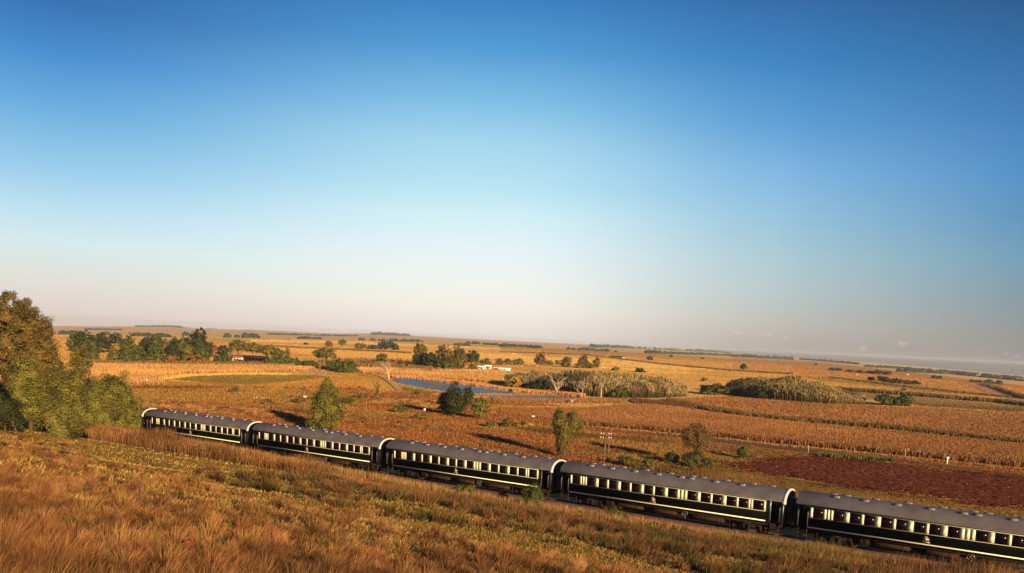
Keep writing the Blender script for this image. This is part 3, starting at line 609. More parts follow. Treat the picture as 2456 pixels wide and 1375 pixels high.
for a in [
    (610, 398, 560, 95, 'round', 'green', 'mid-green rounded tree first from the left at the back of the farm grove'),
    (705, 398, 575, 165, 'round', 'dark', 'broad near-black dome of a tree at the left back of the farm grove'),
    (700, 475, 610, 75, 'conifer', 'green', 'small green conifer just left of the pointed conifer by the meadow gap'),
    (768, 463, 645, 95, 'conifer', 'green', 'pointed conifer standing on open grass left of the meadow gap in the grove'),
    (828, 412, 575, 95, 'round', 'dark', 'dark narrow tree behind the russet round tree of the grove'),
    (935, 425, 570, 150, 'round', 'dark', 'wide dark tree behind the russet and the yellowish tree of the grove'),
    (885, 478, 560, 112, 'round', 'russet', 'russet purple-brown round tree in the middle of the green grove'),
    (975, 488, 590, 90, 'round', 'yellow', 'yellowish round tree right of the russet one in the grove'),
    (938, 535, 655, 95, 'conifer', 'olive', 'small olive conifer at the front edge of the grove below the yellowish tree'),
    (1058, 422, 610, 115, 'round', 'green', 'green tree with high round top behind the front row of conifers'),
    (1045, 500, 658, 110, 'conifer', 'green', 'conifer in the front row directly right of the small olive conifer'),
    (1150, 500, 660, 105, 'conifer', 'green', 'third conifer from the left in the front row of the grove'),
    (1205, 435, 630, 100, 'tall', 'dark', 'dark tall tree behind the front conifers left of the highest conifer'),
    (1288, 408, 652, 135, 'conifer', 'green', 'highest conifer of the front row, its tip against the pale far plain'),
    (1345, 465, 620, 100, 'round', 'brown', 'brownish thin-leaved tree right of the highest conifer of the front row'),
    (1428, 490, 655, 120, 'conifer', 'dark', 'dark conifer behind the orange-brown bush on the front edge of the grove'),
    (1495, 443, 640, 185, 'round', 'green', 'large green dome between the highest conifer and the crooked tall tree'),
    (1548, 510, 655, 100, 'conifer', 'olive', 'olive conifer in front of the large green dome'),
    (1640, 440, 640, 150, 'tall', 'dark', 'lower bulk of dark trees right under the crooked tall tree'),
    (1735, 485, 610, 95, 'round', 'russet', 'reddish tree at the right shoulder of the crooked tall tree'),
    (1672, 515, 655, 140, 'round', 'green', 'green round tree in front of the crooked tall tree'),
    (1838, 515, 610, 100, 'round', 'dark', 'low dark tree just left of the cream farmhouse roof'),
]: T(1, *a, group=gA)
T(1, 1640, 386, 640, 150, 'tall', 'dark', 'crooked tall tree with layered flat tops, the highest of the farm grove', group=gA, lobes=None)
T(1, 1415, 585, 668, 105, 'bush', 'orange', 'round orange-brown bush on the front edge of the grove')
T(1, 1615, 590, 664, 100, 'bush', 'orange', 'orange-brown bush at the foot of the green round tree in the grove')
T(1, 1850, 565, 662, 135, 'willow', 'green', 'drooping green willow just left of the cream farmhouse')
for a in [(1962, 472, 612, 135, 'acacia', 'olive', 'wide-topped tree rising directly behind the cream farmhouse'), (2085, 495, 612, 140, 'acacia', 'olive', 'wide-topped tree above the left half of the dark open shed'),
          (2205, 512, 640, 140, 'acacia', 'olive', 'wide-topped tree above the right end of the dark open shed'), (2295, 535, 640, 90, 'round', 'olive', 'small olive tree between the shed trees and the thin poplar')]: T(1, *a, group='wide-topped trees by the open shed')
T(1, 2367, 528, 640, 32, 'column', 'olive', 'thin upright poplar right of the farm shed')
for a in [(2250, 588, 676, 115, 'willow', 'green', 'willow hugging the right end of the dark open shed'), (2345, 592, 678, 100, 'willow', 'green', 'willow under the thin poplar, second right of the shed')]: T(1, *a, group='willows along the stream')
T(2, 355, 335, 404, 115, 'willow', 'green', 'willow with a white speck beside it, third right of the shed', group='willows along the stream')
T(2, 465, 345, 420, 140, 'willow', 'green', 'low willow ending the streamside row left of the field gap', group='willows along the stream')
T(2, 630, 264, 398, 195, 'acacia', 'olive', 'big spreading tree alone above the golden field left of the streamside willows', lobes=None)
T(2, 690, 340, 440, 120, 'willow', 'green', 'left one of the two drooping willows under the big spreading tree')
T(2, 795, 338, 462, 160, 'willow', 'green', 'right one of the two drooping willows at the start of the pond bank')
T(2, 460, 214, 232, 32, 'bush', 'dark', 'tiny dark bush alone on the straw field left of two small far trees')
T(2, 650, 200, 248, 56, 'round', 'russet', 'small purple-brown round tree on the far straw field')
T(2, 760, 191, 256, 62, 'acacia', 'olive', 'small flat-topped tree on the far straw field beside the purple-brown one')
T(2, 912, 217, 266, 108, 'round', 'olive', 'olive rounded tree at left of the far mid-field clump')
T(2, 1010, 234, 268, 105, 'bush', 'bluegreen', 'low blue-green bushes linking the far mid-field clump')
T(2, 1125, 197, 272, 150, 'round', 'bluegreen', 'highest dome of the far mid-field clump')
T(2, 1205, 232, 276, 55, 'bush', 'bluegreen', 'right tail bush of the far mid-field clump')
T(2, 1088, 294, 388, 92, 'round', 'olive', 'lone round tree straight above the bare pinkish tree')
for k, (x, t0, b0, w) in enumerate([(925, 362, 402, 60), (990, 362, 402, 70), (1240, 366, 414, 70), (1300, 375, 416, 60)]):
    T(2, x, t0, b0, w, 'bush', 'olive', ['scrubby bush first from left on the stream line below the lone round tree', 'scrubby bush just left of the lone round tree on the stream line', 'bush between the lone round tree and the large tree clump', 'bush touching the left foot of the large tree clump'][k])
gB = 'trees of the large clump above the pond'
for a in [(1395, 222, 405, 120, 'tall', 'olive', 'tall slender tree at the left end of the large clump above the pond'), (1405, 300, 420, 130, 'round', 'dark', 'dark round tree in front of the tall slender one at the left of the clump'),
          (1485, 303, 428, 130, 'round', 'dark', 'low dark dome second in the large clump above the pond'), (1592, 238, 425, 155, 'round', 'bigolive', 'highest olive dome in the middle of the large clump'),
          (1708, 248, 425, 135, 'round', 'bigolive', 'olive dome right of the highest one in the large clump'), (1600, 340, 436, 150, 'round', 'green', 'low green tree in front of the middle domes of the clump'),
          (1820, 280, 400, 135, 'round', 'dark', 'dark green ball-shaped tree at the right end of the large clump'), (1720, 360, 434, 90, 'bush', 'olive', 'bush at the right front foot of the large clump')]: T(2, *a, group=gB)
T(2, 1835, 390, 432, 75, 'bush', 'olive', 'low bush just left of the white sheds')
T(2, 1940, 346, 400, 88, 'round', 'olive', 'small round tree directly above the white sheds')
for k, (x, w, cn) in enumerate([(2058, 70, 'brown'), (2118, 75, 'olive'), (2205, 95, 'olive')]):
    T(2, x, 348, 400, w, 'round', cn, ['brownish low tree left in the row of three right of the white sheds', 'middle low tree in the row of three right of the white sheds', 'right and widest low tree in the row of three right of the white sheds'][k])
for a in [(325, 219, 342, 88, 'tall', 'bigolive', 'tall narrow tree first in the far row above the reeds'), (400, 291, 328, 68, 'bush', 'olive', 'low bush between the first and second tall trees of the far row'),
          (472, 294, 326, 48, 'bush', 'olive', 'small bush touching the left side of the second tall tree of the far row'), (543, 260, 349, 95, 'round', 'olive', 'second tall tree of the far row above the reeds'),
          (682, 249, 356, 98, 'round', 'bigolive', 'third tall tree of the far row with bushes at its foot'), (636, 312, 354, 50, 'bush', 'olive', 'bush at the left foot of the third tall tree of the far row'),
          (738, 308, 358, 66, 'bush', 'green', 'green bush between the third and fourth trees of the far row'), (787, 269, 357, 60, 'tall', 'olive', 'fourth and last tall tree of the far row'),
          (952, 344, 376, 68, 'bush', 'olive', 'rounded bush on the edge of the reeds right of the far row'), (1151, 356, 390, 94, 'bush', 'dark', 'dark oval bush alone on the straw field'),
          (1230, 257, 291, 48, 'round', 'bluegreen', 'small tree alone on the far field above the dark oval bush'), (1408, 247, 264, 22, 'round', 'bluegreen', 'tiny tree far off on the pinkish plain'),
          (2006, 316, 368, 48, 'tall', 'bluegreen', 'lone upright tree on the dark field line at right centre'), (1665, 268, 280, 14, 'round', 'bluegreen', 'speck-like tree on the pink plain left of the lone upright tree')]: T(3, *a)
# trees and bushes of the far right
gC = 'dark trees in the farther row at right'; gD = 'dark trees in the nearer island at right'
for k, (x, t0, b0, w) in enumerate([(850, 354, 376, 130), (965, 370, 388, 75), (1050, 373, 396, 80), (1130, 378, 400, 80), (1200, 372, 406, 95), (1275, 380, 413, 80)]):
    T(4, x, t0, b0, w, 'round', 'bluegreen', ['longest low tree leading the farther dark row at left', 'second tree of the farther dark row', 'third tree of the farther dark row', 'fourth tree of the farther dark row', 'highest tree of the farther dark row, fifth along', 'last tree at the right of the farther dark row'][k], group=gC)
for k, (x, t0, b0, w) in enumerate([(1150, 432, 458, 60), (1215, 415, 464, 40), (1270, 430, 474, 90), (1355, 440, 482, 100), (1435, 453, 486, 70), (1505, 460, 490, 80)]):
    T(4, x, t0, b0, w, 'round', 'dark', ['small dark tree leading the nearer island at left', 'tallest thin tree of the nearer island', 'third tree of the nearer island', 'broadest tree of the nearer island', 'low fifth tree of the nearer island', 'last tree at the right of the nearer island'][k], group=gD)
for a in [(1245, 570, 662, 135, 'bush', 'green', 'left one of three dense bushes right of the big reed bank'), (1335, 580, 666, 120, 'bush', 'dark', 'middle one of three dense bushes right of the big reed bank'), (1435, 566, 670, 115, 'bush', 'green', 'right and highest of three dense bushes right of the big reed bank'),
          (1410, 524, 541, 46, 'bush', 'bluegreen', 'tiny bush on the green strip above the three dense bushes'), (690, 318, 330, 14, 'bush', 'bluegreen', 'speck of a bush far right on the pink plain')]: T(4, *a)
T(3, 1765, 485, 576, 255, 'bush', 'green', 'wide dark green bush at the left foot of the right reed bank')
T(3, 1680, 440, 462, 60, 'bush', 'olive', 'little bush at the field edge between the two reed banks')
# middle ground
def Tp(x, top, base, w, kind, cname, label, **k):
    P = hit1(x, base); Z = P[1] * cp - P[2] * sp_; return tree(P, (base - top) / 2000 * Z, w / 2000 * Z, kind, cname, label, **k)
H_ = 8.9; 
Tp(780, 905, 1036, 80, 'column', 'bright', 'tall column-shaped tree with yellow-green leaves behind the second coach', lobes=[(0, 0, 3.2, 2.6, 2.4, 3.2), (-.3, 0, 5.2, 2.0, 2.0, 2.8), (.5, .2, 4.4, 2.1, 2, 3), (.1, 0, 7.0, 1.1, 1.1, 1.7), (-1.2, 0, 2.6, 1.5, 1.5, 2.6), (1.3, 0, 2.8, 1.5, 1.5, 2.6)], leafpx=1.6, dens=1.15)
Tp(1088, 921, 1000, 54, 'tall', 'dark', 'dark bushy tree by the white disc sign in front of the pond', leafpx=1.6)
Tp(1064, 940, 994, 38, 'round', 'olive', 'olive tree hugging the left side of the dark bushy tree before the pond', leafpx=1.6)
Tp(1122, 930, 984, 26, 'tall', 'dark', 'thin dark tree on the right side of the dark bushy tree before the pond', leafpx=1.6)
Tp(1151, 953, 1006, 42, 'round', 'bright', 'small yellow-green tree right of the dark bushy tree before the pond', leafpx=1.6)
Tp(1352, 974, 1098, 68, 'vase', 'olive', 'vase-shaped tree with two pointed lobes behind the joint of third and fourth coaches', lobes=[(-1.0, 0, 5.2, .70, .8, 1.75), (.95, 0, 5.0, .95, .9, 1.6), (.05, 0, 3.7, 1.2, 1.0, 1.3), (-.3, 0, 2.0, .7, .7, 1.6)], leafpx=1.5, dens=1.15)
Tp(1668, 1021, 1118, 78, 'acacia', 'brown', 'open-branched brownish tree with dark bushes at its foot, above the fourth coach', leafpx=1.4, dens=.5)
Tp(1662, 1082, 1122, 62, 'bush', 'green', 'dark green bush round the trunk of the open-branched tree', leafpx=1.5)
Tp(1612, 1084, 1114, 42, 'bush', 'green', 'low green bush left of the open-branched tree', leafpx=1.5)
Tp(1700, 1098, 1126, 30, 'bush', 'olive', 'small olive bush at the right foot of the open-branched tree', leafpx=1.5)
for k, (x, t0, b0, w, cn, lb) in enumerate([
    (835, 954, 970, 30, 'green', 'dark green shrub between the column-shaped tree and the bare little tree'), (716, 955, 968, 42, 'green', 'low green shrubs beside the small white board left of the column-shaped tree'),
    (865, 944, 955, 40, 'olive', 'flat olive shrub left of the foot of the bare little tree'), (1000, 936, 946, 14, 'green', 'small round shrub on the rusty bank left of the dark tree'),
    (1178, 1009, 1026, 36, 'bright', 'yellow-green shrub below the small yellow-green tree'), (1216, 1003, 1024, 28, 'olive', 'olive shrub between the yellow-green shrub and the vase-shaped tree'),
    (960, 976, 990, 40, 'olive', 'olive shrub on the rusty slope left of the white disc sign'), (1010, 992, 1006, 44, 'olive', 'wide olive shrub below the white disc sign'), (560, 931, 941, 26, 'green', 'green shrub left of the farther bare utility post'),
    (642, 958, 972, 34, 'brown', 'brown shrub on the rust meadow right of the left utility pole'), (1255, 1012, 1024, 50, 'yellow', 'yellowish low shrub left of the vase-shaped tree'),
    (1782, 1071, 1100, 30, 'green', 'green shrub halfway between the open-branched tree and the red field'), (1510, 1096, 1122, 70, 'olive', 'broad olive shrub behind the roof of the fourth coach right of the utility pole'), (1552, 1100, 1126, 48, 'olive', 'second broad olive shrub, nearer the open-branched tree'),
    (2400, 1082, 1092, 50, 'green', 'green weed patch at the far right edge of the brown field')]):
    Tp(x, t0, b0, w, 'bush', cn, lb, leafpx=1.5)
# left: the huge tree and the bushes round the head of the train
P = hit1(40, 995); Zb = P[1]
tree(P, 21.5, 26, 'round', 'bigolive', 'huge spreading olive-brown tree cut by the left edge of the photo', name='tree', leafpx=1.45, dens=1.7,
     lobes=[(-3.2, 0, 12.6, 8.6, 7, 7.2), (-.5, 0, 13.3, 6.6, 6, 6.1), (1.8, -1, 12.2, 5.4, 5, 5.9), (3.8, -2, 10.2, 3.9, 4, 4.3), (5.4, -2, 8.4, 2.7, 3, 3.2), (-7, 0, 11, 6, 6, 5.5), (0, -4, 9.3, 5.5, 4, 4.3), (6.5, -1, 6.9, 1.9, 2, 2.4), (3.0, -3, 7.2, 3.0, 2.5, 2.6)])
gE = 'leafy bushes hiding the head of the train'
for (x, t0, b0, w, cn, lb, dz) in [
    (75, 856, 1036, 96, 'bright', 'tall leafy bush below the huge tree, leftmost of the trackside bushes', 0), (134, 872, 1038, 86, 'olive', 'browner bush behind the gap between the trackside bushes', 0),
    (196, 836, 1038, 74, 'olive', 'highest pointed bush in the middle of the trackside bushes', 0), (165, 900, 1052, 124, 'bright', 'broad leafy bush in front of the highest pointed one', 0),
    (238, 896, 1052, 126, 'bright', 'big rounded bush second from the train end of the trackside bushes', 0), (290, 902, 1052, 84, 'bright', 'yellow-green bush right beside the end of the first full coach', 0), (327, 957, 1056, 54, 'bright', 'smallest bush overlapping the roof end of the first full coach', 0),
    (12, 945, 1034, 100, 'dark', 'dark bush added as the deep shade under the huge tree, left edge', 0)]:  # last bush is added, its dark leaves stand in for deep shade
    Tp(x, t0, b0, w, 'bush', cn, lb, group=gE, leafpx=1.35, dens=1.15)
# embankment bushes in front of the train: stand on the slope between track and terrace
def Ts(s, q, H, Wd, cn, label, **k):
    x, y = from_sq(s, q); return tree(np.array([x, y, float(gz(x, y))]), H, Wd, 'bush', cn, label, **k)
def s_at(px_, py_, q):
    d = rays(px_, py_); n0 = to_sq(0, 0)[1]; n1 = to_sq(d[0], d[1])[1]; tt = (q - n0) / (n1 - n0); return to_sq(d[0] * tt, d[1] * tt)[0]
for (px_, q, H, Wd, cn, lb) in [(1275, 7, 2.9, 2.5, 'green', 'upright green bush in front of the right end of the third coach'), (1116, 6, 1.9, 3.0, 'olive', 'feathery olive shrub under the right half of the third coach'),
                                (1205, 4, 1.5, 1.5, 'orange', 'small rust-coloured shrub left of the upright green bush'), (1478, 6, 1.9, 3.6, 'olive', 'wide green shrub below the left third of the fourth coach'),
                                (1340, 9, 1.0, 1.6, 'olive', 'low shrub on the embankment right of the upright green bush'), (1590, 10, 1.3, 3.0, 'olive', 'low olive shrub below the middle of the fourth coach'), (1640, 11, 1.2, 2.6, 'olive', 'low olive shrub right of the middle of the fourth coach, on the embankment'),
                                (1400, 11, 1.1, 1.8, 'olive', 'low shrub in the grass below the joint of third and fourth coaches')]:
    Ts(s_at(px_, 1200, q), q, H, Wd, cn, lb, leafpx=1.3)

# bare and dead trees
def bare_tree(base, H, Wd, mat, label, depth=5, name='bare_tree', seed=1, th=.03, up=.5):
    rnd = random.Random(seed); tb = MB()
    def grow(p, d, L, r, k):
        q = p + d * L * .5 + Vector((rnd.uniform(-.1, .1), rnd.uniform(-.1, .1), 0)) * L; e = q + (d + Vector((rnd.uniform(-.2, .2), rnd.uniform(-.2, .2), .1))).normalized() * L * .5
        tb.tube([p, q, e], [r, r * .8, r * .6], 5 if k > 1 else 3, caps=False)
        if k == 0: return
        for j in range(rnd.choice((2, 3, 3)) if k < depth else 4):
            a = rnd.uniform(0, 6.28); sp = rnd.uniform(.35, .9)
            nd = (d + Vector((math.cos(a) * sp, math.sin(a) * sp, rnd.uniform(-.1, up)))).normalized(); grow(e if j else q, nd, L * rnd.uniform(.55, .82), r * .55, k - 1)
    grow(Vector((0, 0, -.1)), Vector((0, 0, 1)), H * .3, H * th, depth)
    V = np.concatenate(tb.v); sx_ = Wd / max(np.ptp(V[:, 0]), .1); sz_ = H / V[:, 2].max(); tb.v = [v * (sx_, sx_, sz_) for v in tb.v]
    o = empty(name, tuple(base)); tag(o, label, 'tree')
    trk = MB(); trk.tube([(0, 0, -.4), (0, 0, .12 * H), (.01 * H, 0, .25 * H)], [H * th * 1.4, H * th * 1.1, H * th * .8], 8); trk.build('trunk', mat, o); tb.build('branches', mat, o); return o
def Tb(n, x, t0, b0, w, mat, lb, **k):
    bx, by = C(n, x, b0); P = hit1(bx, by); Z = P[1]; return bare_tree(P, (b0 - t0) / 3.437 / 2000 * Z, w / 3.437 / 2000 * Z, mat, lb, **k)
Tb(2, 1145, 358, 520, 125, M['paletwig'], 'leafless pinkish tree with fine twigs at the left tip of the pond', depth=6, seed=3, up=.7)
Tb(2, 1042, 520, 668, 85, M['bark'], 'small dark bare tree on the rust meadow left of the pond', depth=4, seed=5)
Tb(3, 468, 415, 575, 170, M['deadwood'], 'white dead tree with spread branches at the pond edge', depth=4, seed=8, th=.035)
Tb(3, 668, 430, 603, 130, M['deadwood'], 'pale dead tree second from the left along the reed bank', depth=4, seed=11, th=.022)
Tb(3, 830, 365, 600, 90, M['deadwood'], 'tallest pale dead tree standing before the middle of the reed bank', depth=4, seed=14, th=.022)
Tb(3, 955, 450, 600, 70, M['deadwood'], 'short pale dead tree right of the tallest dead one', depth=3, seed=17, th=.03)
Tb(3, 590, 600, 642, 60, M['deadwood'], 'broken white stump on the near shore of the pond', depth=2, seed=21, th=.07)

# ------------------------------------------------------------ grasses, crops and reeds: nobody could count them
WARM = np.array((.97, .95, .84))
def blades(P, h, w, lean, c0, c1, mat, name, label, cat='grass', segs=1, wind=(.25, .1), kind='stuff'):  # most callers pass a darker root colour, painting shade between the blades
    n = len(P); a = rng.uniform(0, np.pi, n); side = np.stack([np.cos(a), np.sin(a), np.zeros(n)], -1) * w[:, None] * .5
    ln = np.stack([rng.normal(wind[0], .35, n), rng.normal(wind[1], .35, n), np.zeros(n)], -1) * (lean * h)[:, None]; up = np.array((0, 0, 1.)) * h[:, None]
    P = P - np.array((0, 0, .05))
    if segs == 1:
        V = np.stack([P - side, P + side, P + up + ln + side * .35, P + up + ln - side * .35], 1).reshape(-1, 3); Fq = np.arange(4 * n).reshape(n, 4); Cc = np.stack([c0, c0, c1, c1], 1).reshape(-1, 3) * WARM
    else:
        m1 = P + up * .55 + ln * .3; V = np.stack([P - side, P + side, m1 + side * .8, m1 - side * .8, P + up + ln + side * .12, P + up + ln - side * .12], 1).reshape(-1, 3)
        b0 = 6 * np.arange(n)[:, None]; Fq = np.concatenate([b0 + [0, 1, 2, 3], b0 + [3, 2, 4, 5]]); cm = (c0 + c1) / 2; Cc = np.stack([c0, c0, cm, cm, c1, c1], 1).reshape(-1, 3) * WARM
    o = mesh_np(name, V, Fq, mat, Cc); tag(o, label, cat, kind=kind); return o
def samp(poly, n, dither=True):
    poly = np.array(poly); lo, hi = poly.min(0), poly.max(0); out = []
    while sum(map(len, out)) < n:
        q = rng.uniform(lo, hi, (n * 2, 2)); out.append(q[inpoly(q[:, 0], q[:, 1], poly)])
    q = np.concatenate(out)[:n]; P = hit(q[:, 0], q[:, 1]); return P[~np.isnan(P).any(1)]
def pw(P, px_): return np.hypot(P[:, 0], P[:, 1]) / 833. * px_
def pal(n, cols, wts=None, v=.2):
    cols = np.array(cols, float); i = rng.choice(len(cols), n, p=wts); return np.clip(cols[i] * (1 + rng.uniform(-v, v, (n, 1))), 0, 1)
def patch(P, l, ph=0): return .5 + .5 * wav(P[:, 0], P[:, 1], l, ph)
def tussocks(tp, reps, H0, H1, rad, cols, wts, lean, dark, wpx, name, label, v=.12):  # root colour scaled down, painting shade into the gaps between blades
    m_ = len(tp); sc = rng.uniform(.45, 1.15, m_) ** 1.2; P = np.repeat(tp, reps, 0); S_ = np.repeat(sc, reps); n = len(P); a = rng.uniform(0, 2 * np.pi, n); rr_ = rng.random(n) ** .7 * rad * S_
    dirv = np.stack([np.cos(a), np.sin(a), np.zeros(n)], -1); P = P + dirv * rr_[:, None]; P[:, 2] = gz(P[:, 0], P[:, 1]) - .03; h = rng.uniform(H0, H1, n) * S_ * (1 - .35 * rr_ / (rad * S_ + 1e-6))
    c1 = np.repeat(pal(m_, cols, wts, v=v) * (.42 + 1.05 * patch(tp, 2.1, .4) * patch(tp, 5.3, 2.) + .3 * patch(tp, 1.1, 3.))[:, None], reps, 0) * rng.uniform(.65, 1.2, (n, 1)); w = np.maximum(.008, pw(P, wpx)); a2 = rng.uniform(0, np.pi, n); side = np.stack([np.cos(a2), np.sin(a2), np.zeros(n)], -1) * w[:, None] * .5
    wind = np.array((.22, .05, 0.)); out = dirv * (rr_ / (rad * S_ + 1e-6) * lean * h)[:, None] + wind * h[:, None] + rng.normal(0, .12, (n, 3)) * h[:, None] * (1, 1, 0); up = np.array((0, 0, 1.)) * h[:, None]
    m1 = P + up * .55 + out * .32; V = np.stack([P - side, P + side, m1 + side * .8, m1 - side * .8, P + up + out + side * .15, P + up + out - side * .15], 1).reshape(-1, 3)
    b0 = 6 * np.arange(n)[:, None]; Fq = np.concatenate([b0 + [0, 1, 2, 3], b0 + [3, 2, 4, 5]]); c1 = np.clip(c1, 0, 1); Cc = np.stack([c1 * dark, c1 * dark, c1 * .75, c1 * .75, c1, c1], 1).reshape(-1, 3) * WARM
    tag(mesh_np(name, V, Fq, M['grass'], Cc), label, 'grass', kind='stuff')
# (a) the slope in the foreground: world-space scatter, thinning with distance
def slope_points(n, q0, q1, r0, r1, s0=-75, s1=200):
    out = []; tot = 0
    while tot < n:
        u_ = rng.uniform(-.72, .70, n); r = 1 / rng.uniform(1 / r1, 1 / r0, n) ; X_ = u_ * r; Y_ = r; s, q = to_sq(X_, Y_)
        k = (q > q0) & (q < q1) & (s > s0) & (s < s1); P = np.stack([X_[k], Y_[k], gz(X_[k], Y_[k])], -1); out.append(P); tot += len(P)
    return np.concatenate(out)[:n]
def mask_tall(P):
    s, q = to_sq(P[:, 0], P[:, 1]); edge = np.interp(s, [10, 35, 63, 82, 97], [25, 31, 41, 48, 46]) + 2.5 * wav(P[:, 0], P[:, 1], 8.) + 3 * wav(P[:, 0], P[:, 1], 3.7, 1.)
    return (sm(-3, 5, q - edge) + .10 * (np.abs(q - 31 - 2 * np.sin(s / 4.)) < 2.6)) * (.12 + .88 * sm(.34, .60, patch(P, 2.3, .7) * .5 + patch(P, 5.1, 2.2) * .5))
P = slope_points(520000, 13, 72, 7, 110); n = len(P); pt = patch(P, 6.3, 1.1)[:, None]
c1 = pal(n, [(.54, .295, .09), (.42, .27, .06), (.68, .40, .14), (.20, .15, .035)], [.35, .28, .17, .20], v=.4); g_ = sm(.40, .7, patch(P, 4.4, 2.))[:, None] * .6
c1 = c1 * (1 - g_) + np.array((.35, .245, .055)) * g_; rtd = sm(70, 125, to_sq(P[:, 0], P[:, 1])[0])[:, None]; c1 = c1 * (1 - .35 * rtd); rs_ = (sm(.45, .7, patch(P, 3.1, 5.5) * .5 + patch(P, 1.2, .9) * .5) * sm(30, 46, to_sq(P[:, 0], P[:, 1])[1]))[:, None]; c1 = c1 * (1 - rs_ * .6) + np.array((.24, .09, .03)) * rs_ * .6
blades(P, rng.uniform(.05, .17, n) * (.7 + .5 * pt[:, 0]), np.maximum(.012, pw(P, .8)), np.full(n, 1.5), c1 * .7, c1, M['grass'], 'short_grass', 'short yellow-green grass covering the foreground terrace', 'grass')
tp = slope_points(30000, 20, 74, 9, 75); k = rng.random(len(tp)) < mask_tall(tp) * .42 * (.25 + .75 * sm(.3, .6, patch(tp, 1.3, .8))); tp = tp[k]; print('tussocks', len(tp))
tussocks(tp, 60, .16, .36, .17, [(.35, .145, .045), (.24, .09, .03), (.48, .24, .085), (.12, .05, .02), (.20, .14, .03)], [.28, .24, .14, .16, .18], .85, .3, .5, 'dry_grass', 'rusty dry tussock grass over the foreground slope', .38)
tp = slope_points(2600, 15, 70, 9, 80); tp = tp[rng.random(len(tp)) < .07 + .75 * (to_sq(tp[:, 0], tp[:, 1])[1] > 44)]
tussocks(tp, 110, .26, .58, .17, [(.54, .28, .10), (.46, .21, .075), (.34, .14, .05)], None, .6, .35, .45, 'straw_tufts', 'pale straw-coloured grass tufts catching the sun on the slope')
# (b) tall weeds and grass on the embankment in front of the train
n = 270000; s = rng.uniform(-75, 135, n * 2); r_ = np.hypot(*from_sq(s, 8)); k = rng.random(len(s)) < (60 / r_) ** 1.6; s = s[k][:n]; n = len(s)
left = sm(62, 30, s); q = 2.6 + (12.2 + 5 * sm(40, 80, s)) * rng.random(n) ** .9; x, y = from_sq(s, q); P = np.stack([x, y, gz(x, y)], -1)
hq = np.interp(q, [2.6, 4.5, 8, 12.5, 14.8, 19.8], [.75, 1.2, 1.4, 1.3, .75, .3]) * (.80 + .85 * left + .38 * sm(82, 96, s)) * (.7 + .5 * patch(P, 1.9, 1.) * patch(P, 4.1, .2) + .15 * patch(P, .8))
c1 = pal(n, [(.38, .16, .05), (.29, .115, .038), (.48, .24, .085), (.21, .145, .036), (.27, .13, .075)], [.32, .25, .15, .16, .12]); gr = (sm(.4, .8, patch(P, 5.7, 2.4)) * (1 - left))[:, None]
c1 = c1 * (1 - .55 * gr) + np.array((.21, .19, .045)) * .55 * gr
c1 = c1 * (.55 + .75 * patch(P, 1.3, .4) * patch(P, 3.3, 1.9) + .15 * patch(P, .7, 2.))[:, None]
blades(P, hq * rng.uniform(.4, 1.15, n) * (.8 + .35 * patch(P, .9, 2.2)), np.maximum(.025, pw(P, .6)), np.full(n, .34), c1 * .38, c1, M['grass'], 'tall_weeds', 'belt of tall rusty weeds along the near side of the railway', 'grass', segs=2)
sg, qg = rng.uniform(55, 150, 9000), rng.uniform(13, 40, 9000); x, y = from_sq(sg, qg); rg_ = np.hypot(x, y); k = (rng.random(9000) < sm(55, 85, sg) * (1 - .6 * sm(24, 38, qg)) * (.15 + .85 * sm(.35, .62, patch(np.stack([x, y], -1), 3.3, 1.) * .6 + patch(np.stack([x, y], -1), 1.4, .2) * .4))) & (y > 12)
tp = np.stack([x[k], y[k], gz(x[k], y[k])], -1)
tussocks(tp, 60, .35, .85, .30, [(.27, .125, .042), (.19, .085, .03), (.17, .135, .034), (.34, .175, .06), (.12, .10, .026)], [.26, .2, .26, .12, .16], .5, .3, .55, 'mixed_weeds', 'brown and olive weeds on the slope in front of the nearest coaches', .25)
# seed heads standing above the belt
n = 5200; s = rng.uniform(-60, 130, n); q = rng.uniform(4.5, 12, n); x, y = from_sq(s, q); P = np.stack([x, y, gz(x, y)], -1); n4 = 7; P = np.repeat(P, n4, 0); P[:, :2] += rng.normal(0, .06, (len(P), 2)); n = len(P); c1 = pal(n, [(.46, .21, .07), (.33, .21, .06), (.25, .21, .06)], v=.25)
blades(P, rng.uniform(1.2, 2.0, n) * (.75 + .35 * sm(62, 30, np.repeat(s, n4))), np.maximum(.05, pw(P, .8)), np.full(n, .12), c1 * .6, c1, M['grass'], 'weed_stalks', 'tall plume-headed weeds standing above the trackside belt', 'grass', segs=2)
